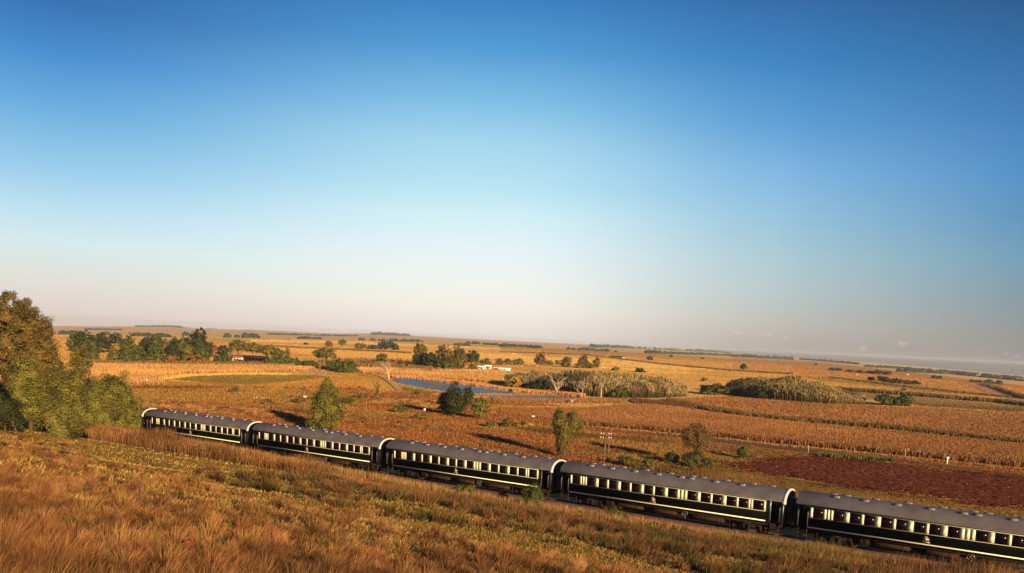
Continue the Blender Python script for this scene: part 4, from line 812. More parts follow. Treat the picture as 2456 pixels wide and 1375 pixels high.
# (c) rust meadow between train and fields
MEADOW = [(-60, 925), (330, 918), (560, 928), (880, 930), (960, 950), (1180, 955), (1300, 1000), (1390, 1022), (1640, 1050), (1900, 1085), (2200, 1112), (2500, 1150), (2500, 1290), (1900, 1180), (1345, 1105), (600, 1010), (340, 985), (-60, 1010)]
P = samp(MEADOW, 280000); ppx_, ppy_ = project(P[:, 0], P[:, 1], P[:, 2]); k = ~inpoly(ppx_, ppy_, RED) & (to_sq(P[:, 0], P[:, 1])[1] < -5.5); P = P[k]; ppx_ = ppx_[k]; n = len(P)
rt = sm(1500, 1800, ppx_)[:, None]; pa = sm(.44, .56, patch(P, 21., .5) * .55 + patch(P, 7.2, 3.) * .3 + patch(P, 2.9, 1.) * .15)[:, None]  # meadow browner to the right, and darkened further: lens falloff in the colour
ca = pal(n, [(.40, .145, .036), (.28, .09, .026), (.52, .25, .07), (.20, .11, .026)], [.30, .32, .14, .24], v=.3); cb = pal(n, [(.30, .20, .038), (.54, .32, .08), (.15, .125, .026)], v=.3); c1 = ca * (1 - pa * .7) + cb * pa * .7; dkm = sm(.6, .8, patch(P, 13., 4.) * .6 + patch(P, 5.5, .2) * .4)[:, None]; c1 = c1 * (1 - .6 * dkm); c1 = c1 * (1 - .6 * rt) + np.array((.24, .12, .036)) * .6 * rt; gm = np.zeros(len(P), bool)
for poly in (CP(2, (880, 665), (1560, 690), (1560, 760), (1000, 715)), CP(2, (1960, 720), (2406, 750), (2406, 830), (1960, 790)), CP(1, (1200, 980), (2406, 1060), (2406, 1110), (1500, 1060)), CP(2, (700, 470), (1040, 500), (1010, 560), (720, 540))): gm |= inpoly(ppx_ + 12 * wav(P[:, 0], P[:, 1], 6.), project(P[:, 0], P[:, 1], P[:, 2])[1] + 3 * wav(P[:, 0], P[:, 1], 4.), poly)
c1[gm] = c1[gm] * .35 + np.array((.56, .29, .09)) * .65
blades(P, rng.uniform(.15, .5, n) * (.6 + .5 * patch(P, 3.1, 1.4)) * (1 - .55 * rt[:, 0]), pw(P, .65), np.full(n, .4), c1 * .55, c1, M['grass'], 'meadow_grass', 'rust and olive meadow grass between the train and the fields', 'grass')
# brush: low rusty and olive clumps nobody could count
bp_ = samp(MEADOW, 4200); bp_ = bp_[(patch(bp_, 15., 2.2) * .6 + patch(bp_, 5.5, .9) * .4 > .52) & (to_sq(bp_[:, 0], bp_[:, 1])[1] < -7) & (bp_[:, 0] / bp_[:, 1] < .42)]; a_, b_ = project(bp_[:, 0], bp_[:, 1], bp_[:, 2]); bp_ = bp_[~inpoly(a_, b_, RED)]
kk = 46; R_ = rng.uniform(.35, 1.0, len(bp_)); C0 = pal(len(bp_), [(.25, .085, .026), (.17, .12, .026), (.36, .16, .045), (.12, .105, .024)], [.35, .25, .2, .2], v=.25); i_ = np.repeat(np.arange(len(bp_)), kk); dd = unit(rng.normal(size=(len(i_), 3))); dd[:, 2] = np.abs(dd[:, 2]) * .8
P = bp_[i_] + dd * R_[i_][:, None] * rng.uniform(.5, 1, (len(i_), 1)); V, Fq, Cq = leaves(P, unit(dd + rng.normal(size=dd.shape) * .6), (np.hypot(P[:, 0], P[:, 1]) / 833 * .62)[:, None], C0[i_] * rng.uniform(.7, 1.25, (len(i_), 1)), .6)
tag(mesh_np('low_brush', V, Fq, M['leaf'], Cq), 'low rusty and olive brush scattered over the meadow behind the train', 'shrubs', kind='stuff')
# (d) ripe maize and cut fields
def crop(poly, n, h, cols, name, label, wpx=1.0, v=.16, rowl=None):
    P = samp(poly, n); n = len(P); c1 = pal(n, cols, v=v); c1 *= (.80 + .4 * patch(P, 23., 1.) * patch(P, 9., 2.))[:, None]
    blades(P, rng.uniform(.7, 1.1, n) * h * .62, pw(P, wpx * .6), np.full(n, .12), c1 * .72, c1, M['grass'], name, label, 'crop', kind='stuff')
GC = [(.58, .31, .095), (.50, .25, .075), (.66, .39, .14)]; BC = [(.37, .165, .058), (.29, .12, .040), (.42, .205, .072)]
crop([(150, 876), (740, 878), (755, 886), (700, 893), (460, 897), (390, 902), (384, 912), (400, 925), (300, 926), (150, 905)], 26000, 1.9, GC, 'maize_crop', 'ripe golden maize behind the trackside bushes at left')
crop([(850, 884), (1100, 890), (1210, 893), (1215, 907), (1290, 929), (1180, 919), (940, 900), (870, 896)], 16000, 1.9, GC, 'maize_crop', 'ripe golden maize between the pond and the large tree clump')
crop(CP(3, (0, 690), (700, 690), (1100, 660), (1350, 650), (1700, 720), (2000, 760), (2406, 820), (2406, 955), (1700, 895), (1200, 850), (660, 812), (400, 780), (0, 730)), 76000, 1.0, BC, 'maize_crop', 'ripe brown maize along the road below the reed banks')
crop([(1620, 962), (1756, 955), (2100, 976), (2600, 1012), (2600, 1078), (2120, 1024), (1782, 992)], 52000, 1.1, BC, 'maize_crop', 'ripe brown maize between the right reed bank and the green furrow')
crop(CP(4, (0, 760), (600, 815), (1250, 875), (2600, 1015), (2600, 1158), (1400, 1042), (600, 970), (0, 905)), 66000, 1.1, BC, 'maize_crop', 'ripe brown maize between the green furrow and the road at right')
crop(CP(4, (1500, 680), (2406, 730), (2600, 900), (1900, 860), (1200, 740)), 14000, 1.2, BC, 'maize_crop', 'brown crop on the far side of the field at the right edge')
crop(CP(2, (0, 190), (900, 210), (1500, 238), (2406, 275), (2406, 395), (1870, 380), (1330, 350), (600, 330), (0, 240)), 34000, .5, [(.66, .38, .14), (.58, .32, .11), (.72, .46, .19)], 'stubble', 'pale golden stubble fields beyond the stream')
crop(CP(3, (0, 200), (1300, 255), (2406, 335), (2406, 600), (1600, 500), (900, 385), (0, 330)), 34000, .5, [(.62, .35, .13), (.54, .28, .10), (.70, .44, .18)], 'stubble', 'straw and ochre stubble fields behind the long reed bank')
crop(CP(4, (0, 300), (700, 340), (1900, 470), (2406, 530), (2406, 640), (1500, 560), (600, 455), (0, 390)), 30000, .5, [(.50, .27, .09), (.50, .22, .075), (.62, .32, .11)], 'stubble', 'brownish stubble fields around the dark tree island at right')
P = samp(RED, 46000); P = P[rng.random(len(P)) < .15 + .85 * sm(.40, .68, patch(P, 3., 1.) * .5 + patch(P, 1.1) * .5)]; n = len(P)
blades(P, rng.uniform(.05, .16, n), pw(P, 1.3), np.full(n, 2.), pal(n, [(.34, .13, .05), (.45, .2, .07)]), pal(n, [(.34, .13, .05), (.5, .24, .09)]), M['grass'], 'stubble_remains', 'straw bits scattered over the red ploughed soil', 'straw')
def zone_colour(P):
    a, b_ = project(P[:, 0], P[:, 1], P[:, 2]); c = np.tile(np.array(PINK), (len(P), 1))
    for poly, cc_ in ZONES: c[inpoly(a, b_, poly)] = np.array(cc_) * (1.04, 1.06, .62)
    return c, b_
P = samp([(-60, 800), (560, 806), (1228, 833), (1756, 862), (2520, 935), (2520, 1150), (1640, 1040), (1300, 1000), (960, 955), (880, 940), (-60, 930)], 330000); c1, yy = zone_colour(P); n = len(P)
wet = inpoly(*project(P[:, 0], P[:, 1], P[:, 2]), POND) | inpoly(*project(P[:, 0], P[:, 1], P[:, 2]), POND2); P = P[~wet]; c1 = c1[~wet]; n = len(P)
c1 = c1 * rng.uniform(.75, 1.12, (n, 1)) * (.80 + .35 * patch(P, 31., .3) * patch(P, 12., 2.))[:, None] * .92; far_ = np.hypot(P[:, 0], P[:, 1])
blades(P, rng.uniform(.10, .3, n) * (1 + sm(300, 900, far_)), pw(P, .7), np.full(n, .5), c1 * .85, np.clip(c1, 0, 1), M['grass'], 'field_stubble', 'short dry stalks and grass covering the open plain', 'grass')
# verge lines of green and dark grass
def verge(pts, wpx, n, h, cols, name, label):
    pts = np.array(pts); t_ = rng.uniform(0, len(pts) - 1, n); i = np.minimum(t_.astype(int), len(pts) - 2); f_ = (t_ - i)[:, None]; q = pts[i] * (1 - f_) + pts[i + 1] * f_; q[:, 1] += rng.normal(0, wpx, n)
    P = hit(q[:, 0], q[:, 1]); P = P[~np.isnan(P).any(1)]; n = len(P); c1 = pal(n, cols, v=.3); blades(P, rng.uniform(.5, 1.1, n) * h, pw(P, 1.3), np.full(n, .3), c1 * .6, c1, M['grass'], name, label, 'grass')
verge(CP(3, (1370, 630), (1520, 655), (1680, 692), (1850, 718), (2000, 745), (2200, 768), (2400, 795)) + CP(4, (600, 792), (1000, 828), (1250, 850), (1600, 890), (1900, 925), (2450, 985)), 1.5, 22000, 1.0, [(.11, .075, .022), (.15, .10, .03), (.20, .10, .032)], 'furrow_grass', 'dark green furrow grass dividing the two brown maize fields')
verge(CP(3, (1080, 628), (1250, 645), (1400, 660), (1600, 690)), 1.8, 8000, .8, [(.10, .05, .02), (.16, .07, .025)], 'furrow_weeds', 'dark weeds in the ditch below the left reed bank')
verge(CP(4, (700, 1075), (900, 1090), (1100, 1105), (1330, 1120)), 1.2, 5000, .6, [(.10, .11, .03), (.16, .14, .035)], 'verge_grass', 'green verge grass above the red ploughed field')
verge(CP(3, (650, 832), (900, 855), (1200, 878), (1500, 905), (1900, 945)) + CP(4, (300, 985), (700, 1020), (1400, 1090), (2500, 1200)), .8, 12000, .3, [(.42, .25, .08), (.32, .18, .055)], 'verge_grass', 'pale dry verge grass along the road')
verge(CP(3, (650, 818), (900, 838), (1200, 862), (1500, 893), (1900, 930)) + CP(4, (300, 965), (700, 1000), (1400, 1070), (2500, 1178)), 1.6, 24000, .95, [(.24, .10, .035), (.17, .07, .025), (.32, .15, .05)], 'maize_edge', 'dark front edge of the brown maize along the road')
for pts, w_, n_, h_, lb in [(CP(3, (0, 222), (700, 245), (1300, 320), (1898, 375), (2406, 405)), .5, 7000, 1.2, 'thin dark hedge line across the straw fields at centre'), (CP(4, (850, 532), (1500, 580), (2200, 640), (2500, 672)), .7, 6000, 1.6, 'thin dark hedge line right of the right reed bank'),
                          (CP(4, (2050, 487), (2150, 515), (2280, 562), (2420, 612)), .9, 3000, 2.0, 'dark weeds beside the pale dirt road at the right edge'), (CP(4, (790, 430), (1500, 520), (2300, 600)), .4, 4000, 1.0, 'dark line along the green strip of the far right field'), (CP(2, (60, 240), (700, 268), (1330, 300)), .5, 4000, 1.2, 'dark line along the golden field left of the large clump')]:
    verge(pts, w_, n_, h_, [(.13, .09, .03), (.20, .12, .04)], 'hedge_line', lb)
# stream-side scrub
verge(CP(2, (560, 405), (900, 385), (1330, 400), (1500, 430)), 4.0, 9000, 1.6, [(.14, .10, .03), (.22, .14, .04), (.30, .17, .05)], 'stream_scrub', 'brown-green scrub along the stream under the lone round tree')
verge(CP(1, (640, 655), (1000, 662), (1500, 668), (2000, 672), (2406, 680)), 1.6, 7000, 1.3, [(.14, .10, .03), (.24, .14, .04)], 'field_edge_scrub', 'scrubby dark edge between the grove and the golden maize')
# (e) golden reeds round the pond
verge(CP(2, (1170, 500), (1340, 505), (1500, 522), (1700, 545), (1900, 574), (2100, 598), (2406, 620)) + CP(3, (100, 545), (340, 560), (520, 575), (700, 590)), 1.3, 15000, .9, [(.58, .27, .09), (.42, .17, .06), (.66, .36, .14)], 'pond_reeds', 'golden reeds along the far shore of the pond')
verge(CP(2, (1230, 560), (1380, 590), (1560, 622), (1700, 640), (1850, 645), (2100, 650), (2330, 650)) + CP(3, (130, 575), (400, 580), (650, 590)), 1.6, 7000, .3, [(.40, .21, .07), (.30, .17, .05)], 'shore_grass', 'brown shore grass between the two strips of water')
crop(SPIT, 1500, .25, [(.55, .28, .10), (.42, .2, .07)], 'reed_spit', 'small reed-grown spit in the pond')
verge(CP(3, (-60, 618), (200, 625), (500, 628), (800, 625), (1050, 630)), 2.6, 9000, .5, [(.44, .20, .07), (.30, .14, .05), (.22, .13, .04)], 'shore_grass', 'rusty rough grass on the near shore of the pond')
# (f) banks of giant reeds
def reed_bank(outline, prof, n, name, label, cg=(.095, .082, .024), ct=(.42, .29, .12), depth=16.):
    xs_, ys_ = zip(*outline); B_ = np.array([hit1(*p) for p in outline]); t_ = rng.uniform(0, len(B_) - 1, n); i = np.minimum(t_.astype(int), len(B_) - 2); f_ = (t_ - i)
    Pb = B_[i] * (1 - f_[:, None]) + B_[i + 1] * f_[:, None]; back = rng.random(n) ** 1.4; Pd = unit(Pb * (1, 1, 0)) ; P = Pb + Pd * (back * depth)[:, None]; P[:, 2] = gz(P[:, 0], P[:, 1])
    xpix = np.interp(t_, np.arange(len(xs_)), xs_); hp = np.interp(xpix, *zip(*prof)); Zd = np.hypot(Pb[:, 0], Pb[:, 1]); h = hp / 2000 * Zd * (.42 + .58 * np.sqrt(back)) * rng.uniform(.72, 1.08, n) * (.82 + .3 * patch(P, 2.3, 1.) * patch(P, 5.2)) 
    a = rng.uniform(0, np.pi, n); w = pw(P, .95); side = np.stack([np.cos(a), np.sin(a), np.zeros(n)], -1) * w[:, None] * .5; ln = rng.normal(0, .09, (n, 3)) * h[:, None]; ln[:, 2] = 0; up = np.array((0, 0, 1.)) * h[:, None]
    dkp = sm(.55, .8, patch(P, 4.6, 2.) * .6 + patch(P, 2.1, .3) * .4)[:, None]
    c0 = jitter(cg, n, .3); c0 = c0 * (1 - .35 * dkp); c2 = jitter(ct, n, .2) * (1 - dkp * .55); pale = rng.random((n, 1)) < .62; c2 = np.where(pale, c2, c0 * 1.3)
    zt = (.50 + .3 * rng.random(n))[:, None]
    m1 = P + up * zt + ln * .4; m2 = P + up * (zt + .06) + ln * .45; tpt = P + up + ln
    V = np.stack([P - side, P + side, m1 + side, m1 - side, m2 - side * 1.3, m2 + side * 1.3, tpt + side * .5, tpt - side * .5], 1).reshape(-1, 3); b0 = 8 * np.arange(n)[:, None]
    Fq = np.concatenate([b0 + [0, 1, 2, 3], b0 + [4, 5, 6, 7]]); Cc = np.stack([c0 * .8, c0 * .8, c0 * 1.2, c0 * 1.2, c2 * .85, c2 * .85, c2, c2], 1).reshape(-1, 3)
    tag(mesh_np(name, V, Fq, M['grass'], np.clip(Cc, 0, 1)), label, 'reeds', kind='stuff')
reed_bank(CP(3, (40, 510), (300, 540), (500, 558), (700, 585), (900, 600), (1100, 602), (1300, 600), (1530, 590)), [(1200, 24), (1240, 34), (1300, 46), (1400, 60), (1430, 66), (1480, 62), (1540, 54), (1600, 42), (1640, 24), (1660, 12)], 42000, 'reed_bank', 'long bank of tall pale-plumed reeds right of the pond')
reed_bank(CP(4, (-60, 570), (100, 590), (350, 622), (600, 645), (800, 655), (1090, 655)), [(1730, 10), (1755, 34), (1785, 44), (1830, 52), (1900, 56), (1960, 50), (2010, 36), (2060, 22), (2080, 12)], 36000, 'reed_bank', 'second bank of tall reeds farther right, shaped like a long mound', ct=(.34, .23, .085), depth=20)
for a in [(330, 445, 545, 250, 'bush', 'dark', 'dark bush inside the left end of the long reed bank'), (110, 425, 530, 120, 'tall', 'yellow', 'pale feathery tree at the left tip of the long reed bank'), (545, 400, 560, 110, 'tall', 'dark', 'dark narrow tree behind the white dead tree'),
          (985, 500, 604, 170, 'bush', 'green', 'dark green bush at the front middle of the long reed bank'), (260, 380, 510, 90, 'tall', 'olive', 'olive feathery tree rising from the left part of the long reed bank')]: T(3, *a)
T(4, 250, 500, 610, 130, 'bush', 'dark', 'dark hollow bush in the front of the second reed bank', leafpx=1.6)

# ------------------------------------------------------------ far-off woods: masses along the plain
def wood(n, pts, hpx, label, cname='bluegreen', cnt=2200, dens_=1.0):
    pts = [C(n, *p) for p in pts]; B_ = np.array([hit1(*p) for p in pts]); L = np.linalg.norm(np.diff(B_, axis=0), axis=1); cs = np.concatenate([[0], np.cumsum(L)]); Zm = np.hypot(B_[:, 0], B_[:, 1]).mean()
    Hm = hpx / 3.437 / 2000 * Zm; k = max(4, int(cs[-1] / (Hm * .9))); c = rng.uniform(0, cs[-1], k); ctr = np.stack([np.interp(c, cs, B_[:, j]) for j in range(3)], -1); ctr[:, 2] = gz(ctr[:, 0], ctr[:, 1])
    hs = Hm * rng.uniform(.3, 1.2, k); i = rng.integers(0, k, cnt); d = unit(rng.normal(size=(cnt, 3))); d[:, 2] = np.abs(d[:, 2]); P = ctr[i] + d * (hs[i])[:, None] * (.75, .75, .95) * rng.uniform(.6, 1, (cnt, 1))
    cc_ = jitter(PAL[cname], cnt, .3); V, Fq, Cq = leaves(P, unit(d + rng.normal(size=(cnt, 3)) * .4), Zm / 833 * 1.2, cc_, .8); tag(mesh_np('distant_wood', V, Fq, M['leaf'], Cq), label, 'trees', kind='stuff')
for a in [(1, [(1120, 352), (1500, 366)], 8, 'hazy wood on top of the far left hill'), (1, [(700, 382), (1000, 386)], 6, 'hazy wood low on the far left hill'), (2, [(1000, 140), (1320, 158)], 14, 'hazy wooded slope of the far ridge at centre'), (1, [(500, 422), (670, 420)], 26, 'distant wood above the left end of the farm grove'), (1, [(850, 428), (985, 430)], 26, 'distant wood above the russet tree of the grove'), (1, [(1110, 435), (1400, 446)], 28, 'distant wood right of the grove\'s high conifers'),
          (1, [(1515, 430), (1600, 432)], 24, 'small distant wood left of the crooked tall tree'), (1, [(1790, 446), (2140, 452)], 38, 'long dense distant wood, the nearest one left of centre'),
          (2, [(395, 182), (595, 186)], 17, 'thin distant wood over the two small far trees'), (2, [(870, 193), (1110, 200)], 16, 'thin distant wood above the mid-field clump'), (2, [(1160, 203), (1440, 210)], 18, 'thin distant wood right above the lone slender tree'),
          (2, [(1680, 238), (1810, 242)], 18, 'short distant wood above the dark ball-shaped tree'), (2, [(1790, 222), (2100, 240), (2400, 262)], 20, 'long distant wood with white houses above the white sheds'),
          (2, [(150, 148), (500, 155), (880, 161)], 9, 'dark line of woods under the far hills, left of centre'), (2, [(1010, 150), (1300, 160)], 14, 'wooded far ridge at centre'),
          (3, [(0, 180), (320, 186)], 20, 'distant wood at the left of the far ridge line'), (3, [(560, 203), (960, 222)], 20, 'long dark distant wood at centre right'), (3, [(740, 185), (1100, 192), (1600, 218), (1900, 232)], 16, 'long wooded ridge on the right horizon'),
          (3, [(1200, 232), (1600, 245), (2000, 258), (2400, 285)], 18, 'dark wood belt below the right horizon ridge'), (3, [(900, 268), (1020, 272)], 12, 'little wood round the lone white farmhouse'),
          (4, [(0, 262), (500, 288)], 16, 'wood belt on the right horizon, left part'), (4, [(560, 285), (1040, 325)], 12, 'dark wood ridge on the right horizon, middle'), (4, [(1100, 345), (1650, 375)], 12, 'broken wood belt right of the dark ridge'),
          (4, [(1380, 385), (1800, 405), (2406, 465)], 32, 'wide dark wood belt at the right edge of the plain'), (4, [(1660, 440), (1760, 448)], 20, 'small wood below the wide dark belt'), (4, [(1960, 470), (2250, 492)], 26, 'wood at the end of the pale dirt road'), (3, [(2000, 250), (2406, 278)], 12, 'wood line on the horizon right of centre'),
          (4, [(1700, 378), (2406, 440)], 9, 'thin woods on the last ridge at the right edge')]: wood(*a)

# ------------------------------------------------------------ farm buildings, sheds
def house(P, L_, D_, h, rot, label, wallm, roofm, name='farmhouse', rise=.45, cat='house'):
    o = empty(name, tuple(P), (0, 0, rot)); tag(o, label, cat)
    w = MB(); w.box(-L_ / 2, L_ / 2, -D_ / 2, D_ / 2, -.3, h); w.prism_x([(-D_ / 2, h), (D_ / 2, h), (0, h + D_ * rise)], -L_ / 2, L_ / 2); w.build('wall', wallm, o)
    r_ = MB(); e = .35; t_ = .12
    for sg in (-1, 1):
        a = [(-L_ / 2 - e, 0, h + D_ * rise + .05), (L_ / 2 + e, 0, h + D_ * rise + .05), (L_ / 2 + e, sg * (D_ / 2 + e), h - e * rise * 2 + .05), (-L_ / 2 - e, sg * (D_ / 2 + e), h - e * rise * 2 + .05)]
        r_.add(a + [(x, y, z + t_) for x, y, z in a], [(0, 1, 2, 3), (4, 5, 6, 7), (0, 1, 5, 4), (2, 3, 7, 6), (1, 2, 6, 5), (0, 3, 7, 4)])
    r_.build('roof', roofm, o)
    for k in (-.3, .28):
        v = MB(); v.box(L_ * k - .45, L_ * k + .45, -D_ / 2 - .03, -D_ / 2 + .05, h * .38, h * .8); f = v.build('window', M['dark'], o)
    v = MB(); v.box(-.5, .45, -D_ / 2 - .03, -D_ / 2 + .05, 0, h * .75); v.build('door', M['brown'], o); return o
def msz(P, wpx): return wpx / 3.437 / 2000 * P[1]
P = hit1(*C(1, 1952, 645)); house(P, msz(P, 92), msz(P, 70), msz(P, 34), -.15, 'cream-walled farmhouse with red roof at the edge of the grove', M['wall'], M['redroof'], rise=.28)
P = hit1(*C(1, 2100, 662)); o = empty('open_shed', tuple(P), (0, 0, .05)); tag(o, 'long dark open-sided farm shed right of the cream farmhouse', 'shed')
L2 = msz(P, 205) / 2; h1, h2, dp = msz(P, 52), msz(P, 62), 3.
r_ = MB(); r_.add([(-L2, -dp, h1), (L2, -dp, h1), (L2, dp, h2), (-L2, dp, h2), (-L2, -dp, h1 + .12), (L2, -dp, h1 + .12), (L2, dp, h2 + .12), (-L2, dp, h2 + .12)], [(0, 1, 2, 3), (4, 5, 6, 7), (0, 1, 5, 4), (1, 2, 6, 5), (2, 3, 7, 6), (3, 0, 4, 7)]); r_.build('roof', M['shed'], o)
w = MB(); w.box(-L2, L2, dp - .2, dp, -.2, h2 - .02); w.build('rear_wall', M['shed'], o)
for k in range(8): x = -L2 + .2 + k * (2 * L2 - .5) / 7; w = MB(); w.box(x, x + .12, -dp + .1, -dp + .22, -.3, h1 + .02); w.build('post', M['pole'], o)
for (n_, x, y, wp, hp_, lb) in [(2, 1908, 430, 60, 16, 'larger white shed with flat roof right of the large tree clump'), (2, 1962, 431, 52, 22, 'white shed joined on the right of the larger one, with higher roof'), (2, 2022, 436, 22, 12, 'tiny white hut between the white sheds and the low white outbuilding'), (2, 2098, 441, 95, 11, 'low long white outbuilding right of the white sheds')]:
    P = hit1(*C(n_, x, y)); house(P, msz(P, wp), msz(P, wp) * .4, msz(P, hp_) * 1.25, -.1, lb, M['white'], M['white'], 'white_shed', .12, 'shed')
for (n_, x, y, wp, lb) in [(3, 1015, 274, 20, 'lone white farmhouse in a little wood on the far plain'), (2, 2120, 246, 12, 'tiny white house in the long distant wood'), (2, 2170, 306, 10, 'white barn on the far field at right of the clump, left one'), (2, 2195, 306, 8, 'white barn on the far field at right of the clump, right one'), (3, 1070, 302, 9, 'small white building on the straw field below the lone farmhouse'), (4, 1030, 411, 9, 'white speck of a building on the far brown field at right'), (4, 1445, 412, 16, 'pale farmhouse among the far right woods')]:
    P = hit1(*C(n_, x, y)); L_ = msz(P, wp); house(P, L_, L_ * .6, L_ * .3, .1, lb, M['white'], M['white'], 'farm_building', .3, 'building')

# ------------------------------------------------------------ poles, signs and posts
def pole(n, x, t0, b0, arms, label, lean=0):
    P = hit1(*C(n, x, b0)); H = (b0 - t0) / 3.437 / 2000 * P[1]; o = empty('utility_pole', tuple(P), (0, lean, .5)); tag(o, label, 'pole')
    m_ = MB(); m_.tube([(0, 0, -.3), (0, 0, H * .5), (0, 0, H)], [.13, .11, .09], 8); m_.build('post', M['pole'], o)
    for k in range(arms):
        z = H - .25 - .55 * k; a = MB(); a.box(-.95, .95, -.06, .06, z - .06, z + .06); ar = a.build('crossarm', M['pole'], o)
        for xx in (-.85, -.45, .45, .85):
            i_ = MB(); i_.tube([(xx, 0, z + .06), (xx, 0, z + .14), (xx, 0, z + .2), (xx, 0, z + .28)], [.03, .07, .07, .03], 7); i_.build('insulator', M['insul'], ar)
    return o
pole(2, 72, 662, 850, 1, 'utility pole with one crossarm behind the joint of first and second coaches')
pole(1, 2026, 800, 896, 0, 'thin bare post on the meadow left of the single-arm utility pole')
pole(3, 848, 884, 1150, 2, 'tall utility pole with two crossarms behind the left end of the fourth coach', lean=.05)
pole(3, 880, 905, 1140, 0, 'thin stay post just right of the two-armed utility pole', lean=.03)
pole(4, 688, 795, 960, 0, 'bare thin pole at the edge of the brown maize on the right', lean=.03)
def sign(px_, py_, h, build, label, name='sign', cat='sign'):
    P = hit1(px_, py_); o = empty(name, tuple(P), (0, 0, 0)); tag(o, label, cat); m_ = MB(); m_.tube([(0, 0, -.1), (0, 0, h)], .04, 6); m_.build('post', M['pole'], o); build(o, h, P[1]); return o
def disc_b(o, h, Z):
    m_ = MB(); r = .30; m_.prism_y([(r * .8 * math.cos(2 * math.pi * i / 20), h + r * math.sin(2 * math.pi * i / 20)) for i in range(20)], -.03, .03); m_.build('disc', M['white'], o)
def board_b(w, hh):
    def f(o, h, Z): m_ = MB(); m_.bbox(-w / 2, w / 2, -.03, .03, h, h + hh, .01); m_.build('board', M['white'], o)
    return f
sign(1018, 994, 1.0, disc_b, 'white round disc sign on a short post left of the dark tree before the pond')
sign(731, 962, .9, board_b(.75, .28), 'small white board among green shrubs left of the column-shaped tree')
sign(1278, 1012, 1.0, board_b(.6, .26), 'small white board on the rust meadow left of the vase-shaped tree')
sign(352, 921, 1.0, disc_b, 'pale round sign on the edge of the golden maize at left')
P = hit1(2271, 1114); o = empty('marker_post', tuple(P)); tag(o, 'white kilometre marker post with square head beside the road at right', 'post')
m_ = MB(); m_.tube([(0, 0, -.1), (0, 0, .95)], [.12, .10], 8); m_.build('post', M['white'], o); m_ = MB(); m_.bbox(-.2, .2, -.12, .12, .97, 1.2, .03); m_.build('head', M['white'], o)
for k, (n_, x, t0, b0, lb) in enumerate([(4, 625, 985, 1058, 'thin grey fence post at the near edge of the road, left one'), (4, 1422, 1020, 1088, 'thin fence post on the maize edge left of the white marker'), (1, 127, 1150, 1225, 'grey fence post at the foot of the leftmost trackside bush'), (1, 180, 1140, 1215, 'grey fence post second from the left at the foot of the trackside bushes')]):
    P = hit1(*C(n_, x, b0)); h = (b0 - t0) / 3.437 / 2000 * P[1]; m_ = MB(); m_.tube([(0, 0, -.2), (.02, 0, h * .5), (0, 0, h - .04), (0, 0, h)], [.07, .06, .055, .03], 7); o = m_.build('fence_post', M['deadwood']); o.location = tuple(P); tag(o, lb, 'post')
# lumps of red clay in the foreground grass
for (px_, py_, r, lb) in [(455, 1322, .095, 'red lump in the foreground grass, the upper right one of two'), (328, 1352, .085, 'red lump in the foreground grass, the lower left one of two')]:
    P = hit1(px_, py_); n1_, n2_ = 9, 14; V = []
    for i in range(n1_ + 1):
        for j in range(n2_):
            a, b2 = math.pi * i / n1_, 2 * math.pi * j / n2_; k = r * (1 + .2 * math.sin(3 * b2 + i) * math.sin(a) + .12 * math.cos(5 * b2)); V.append((k * 1.25 * math.sin(a) * math.cos(b2), k * math.sin(a) * math.sin(b2), k * .8 * math.cos(a) + r * .9 + .06))
    o = mesh_np('clay_lump', V, np.array([[i * n2_ + j, i * n2_ + (j + 1) % n2_, (i + 1) * n2_ + (j + 1) % n2_, (i + 1) * n2_ + j] for i in range(n1_) for j in range(n2_)]), M['clay'], smooth=True); o.location = tuple(P); tag(o, lb, 'lump')
# a bird over the right horizon
d = rays(2429, 887) * 320; m_ = MB()
m_.tube([(-.35, 0, 0), (-.1, 0, .03), (.2, 0, .03), (.45, 0, 0)], [.02, .11, .09, .02], 7)
b_o = m_.build('bird', M['dark']); b_o.location = tuple(d); tag(b_o, 'small dark bird flying just above the right horizon', 'bird')
w = MB()
for sg in (-1, 1): w.add([(-.12, 0, .05), (.15, 0, .05), (.05, sg * .35, .2), (-.1, sg * .35, .2), (-.12, sg * .8, .08), (-.02, sg * .8, .08)], [(0, 1, 2, 3), (3, 2, 5, 4)])
w.build('wings', M['dark'], b_o)

# ------------------------------------------------------------ small evening clouds, far outside the haze
def cloud(px_, py_, wpx, hpx, label, seed):
    D0 = 30000.; d = rays(px_, py_); c = d / d[1] * D0; k = D0 / 2000; W_, H2 = wpx * k / 2, hpx * k / 2; rc = np.random.default_rng(seed); V = []; Fa = []; base = 0
    for j in range(2):
        ox = (-.35, .3)[j]; oz = rc.uniform(-.3, .3); rs = (.62, .68)[j]; n1_, n2_ = 12, 20
        for i in range(n1_ + 1):
            for q in range(n2_):
                a, b2 = math.pi * i / n1_, 2 * math.pi * q / n2_; V.append((ox * W_ + rs * W_ * math.sin(a) * math.cos(b2), rs * W_ * math.sin(a) * math.sin(b2), oz * H2 + rs * H2 * 1.5 * math.cos(a)))
        Fa += [[base + i * n2_ + q, base + i * n2_ + (q + 1) % n2_, base + (i + 1) * n2_ + (q + 1) % n2_, base + (i + 1) * n2_ + q] for i in range(n1_) for q in range(n2_)]; base += (n1_ + 1) * n2_
    o = mesh_np('cloud', np.array(V), np.array(Fa), M['cloud'], smooth=True); o.location = tuple(c); tag(o, label, 'cloud', 'small pink clouds over the right horizon')
m = bpy.data.materials.new('pink_cloud'); m.use_nodes = True; t = m.node_tree; t.nodes.clear(); oo = t.nodes.new('ShaderNodeOutputMaterial')
df = t.nodes.new('ShaderNodeBsdfDiffuse'); df.inputs[0].default_value = (.75, .52, .45, 1); tp_ = t.nodes.new('ShaderNodeBsdfTransparent'); ms = t.nodes.new('ShaderNodeMixShader')
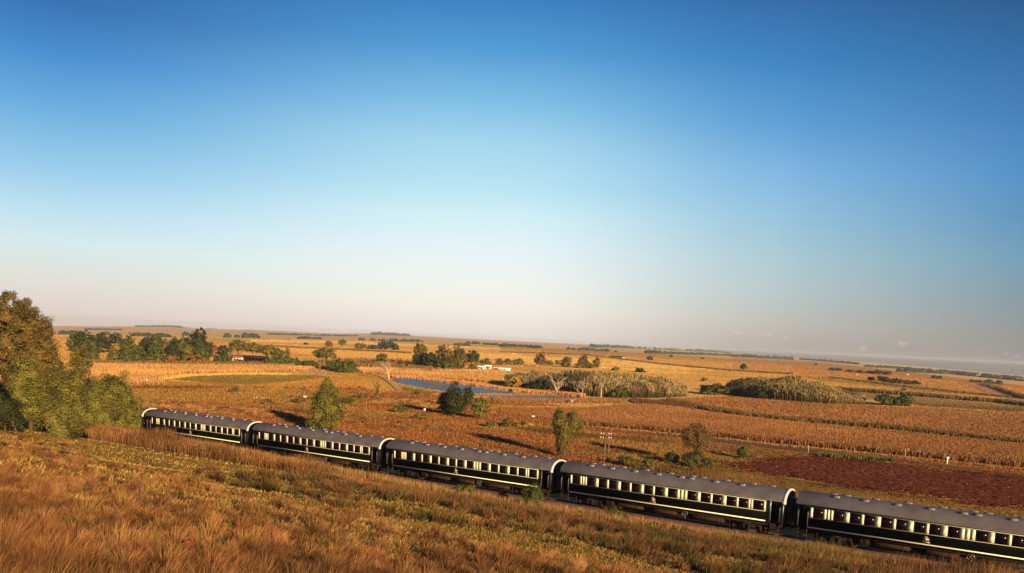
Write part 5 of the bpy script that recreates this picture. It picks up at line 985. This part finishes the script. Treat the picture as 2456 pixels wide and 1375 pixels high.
lw = t.nodes.new('ShaderNodeLayerWeight'); lw.inputs[0].default_value = .5; tcn = t.nodes.new('ShaderNodeTexCoord'); nzn = t.nodes.new('ShaderNodeTexNoise'); nzn.inputs['Scale'].default_value = .012; nzn.inputs['Detail'].default_value = 6
t.links.new(tcn.outputs['Object'], nzn.inputs['Vector'])
fc = mth(t, 'MULTIPLY', mth(t, 'SUBTRACT', 1.0, lw.outputs[1], clamp=True), mth(t, 'MULTIPLY_ADD', nzn.outputs[0], 2.2, -.85, clamp=True))
t.links.new(mth(t, 'MULTIPLY', fc, .3), ms.inputs[0]); t.links.new(tp_.outputs[0], ms.inputs[1]); t.links.new(df.outputs[0], ms.inputs[2]); t.links.new(ms.outputs[0], oo.inputs[0]); M['cloud'] = m
for k, (n_, x, y, w_, h_, lb) in enumerate([(4, 1405, 162, 95, 60, 'brightest pink cloud puff over the right horizon'), (4, 50, 68, 85, 34, 'faint pink cloud, farthest left over the horizon'), (4, 280, 76, 105, 36, 'faint pink cloud second from the left'), (4, 445, 100, 60, 26, 'thin wisp right of the second faint cloud'),
                                        (4, 1078, 190, 60, 50, 'faint round cloud left of the brightest puff'), (4, 1700, 205, 100, 24, 'flat faint cloud right of the brightest puff'), (4, 2050, 222, 34, 20, 'very small cloud between the flat one and the right pair'), (4, 2252, 238, 44, 24, 'small pink cloud, left of the pair at the right edge'), (4, 2350, 255, 40, 24, 'small pink cloud, right of the pair at the right edge')]):
    x_, y_ = C(n_, x, y); cloud(x_, y_, w_ / 3.437, h_ / 3.437, lb, k + 40)

# ------------------------------------------------------------ haze: the evening air over the plain
hb = MB(); hb.box(-9600, 9600, -9600, 9600, float(Z.min()) - 60, 12); m = bpy.data.materials.new('haze_air'); m.use_nodes = True; t = m.node_tree; t.nodes.clear(); oo = t.nodes.new('ShaderNodeOutputMaterial'); pv = t.nodes.new('ShaderNodeVolumePrincipled')
pv.inputs['Color'].default_value = (.76, .82, .86, 1); pv.inputs['Density'].default_value = 1.0 / 15000; pv.inputs['Anisotropy'].default_value = 0.0; t.links.new(pv.outputs[0], oo.inputs['Volume'])
tag(hb.build('haze', m), 'thin evening haze over the plain', 'haze', kind='stuff')
print('objects', len(bpy.data.objects))
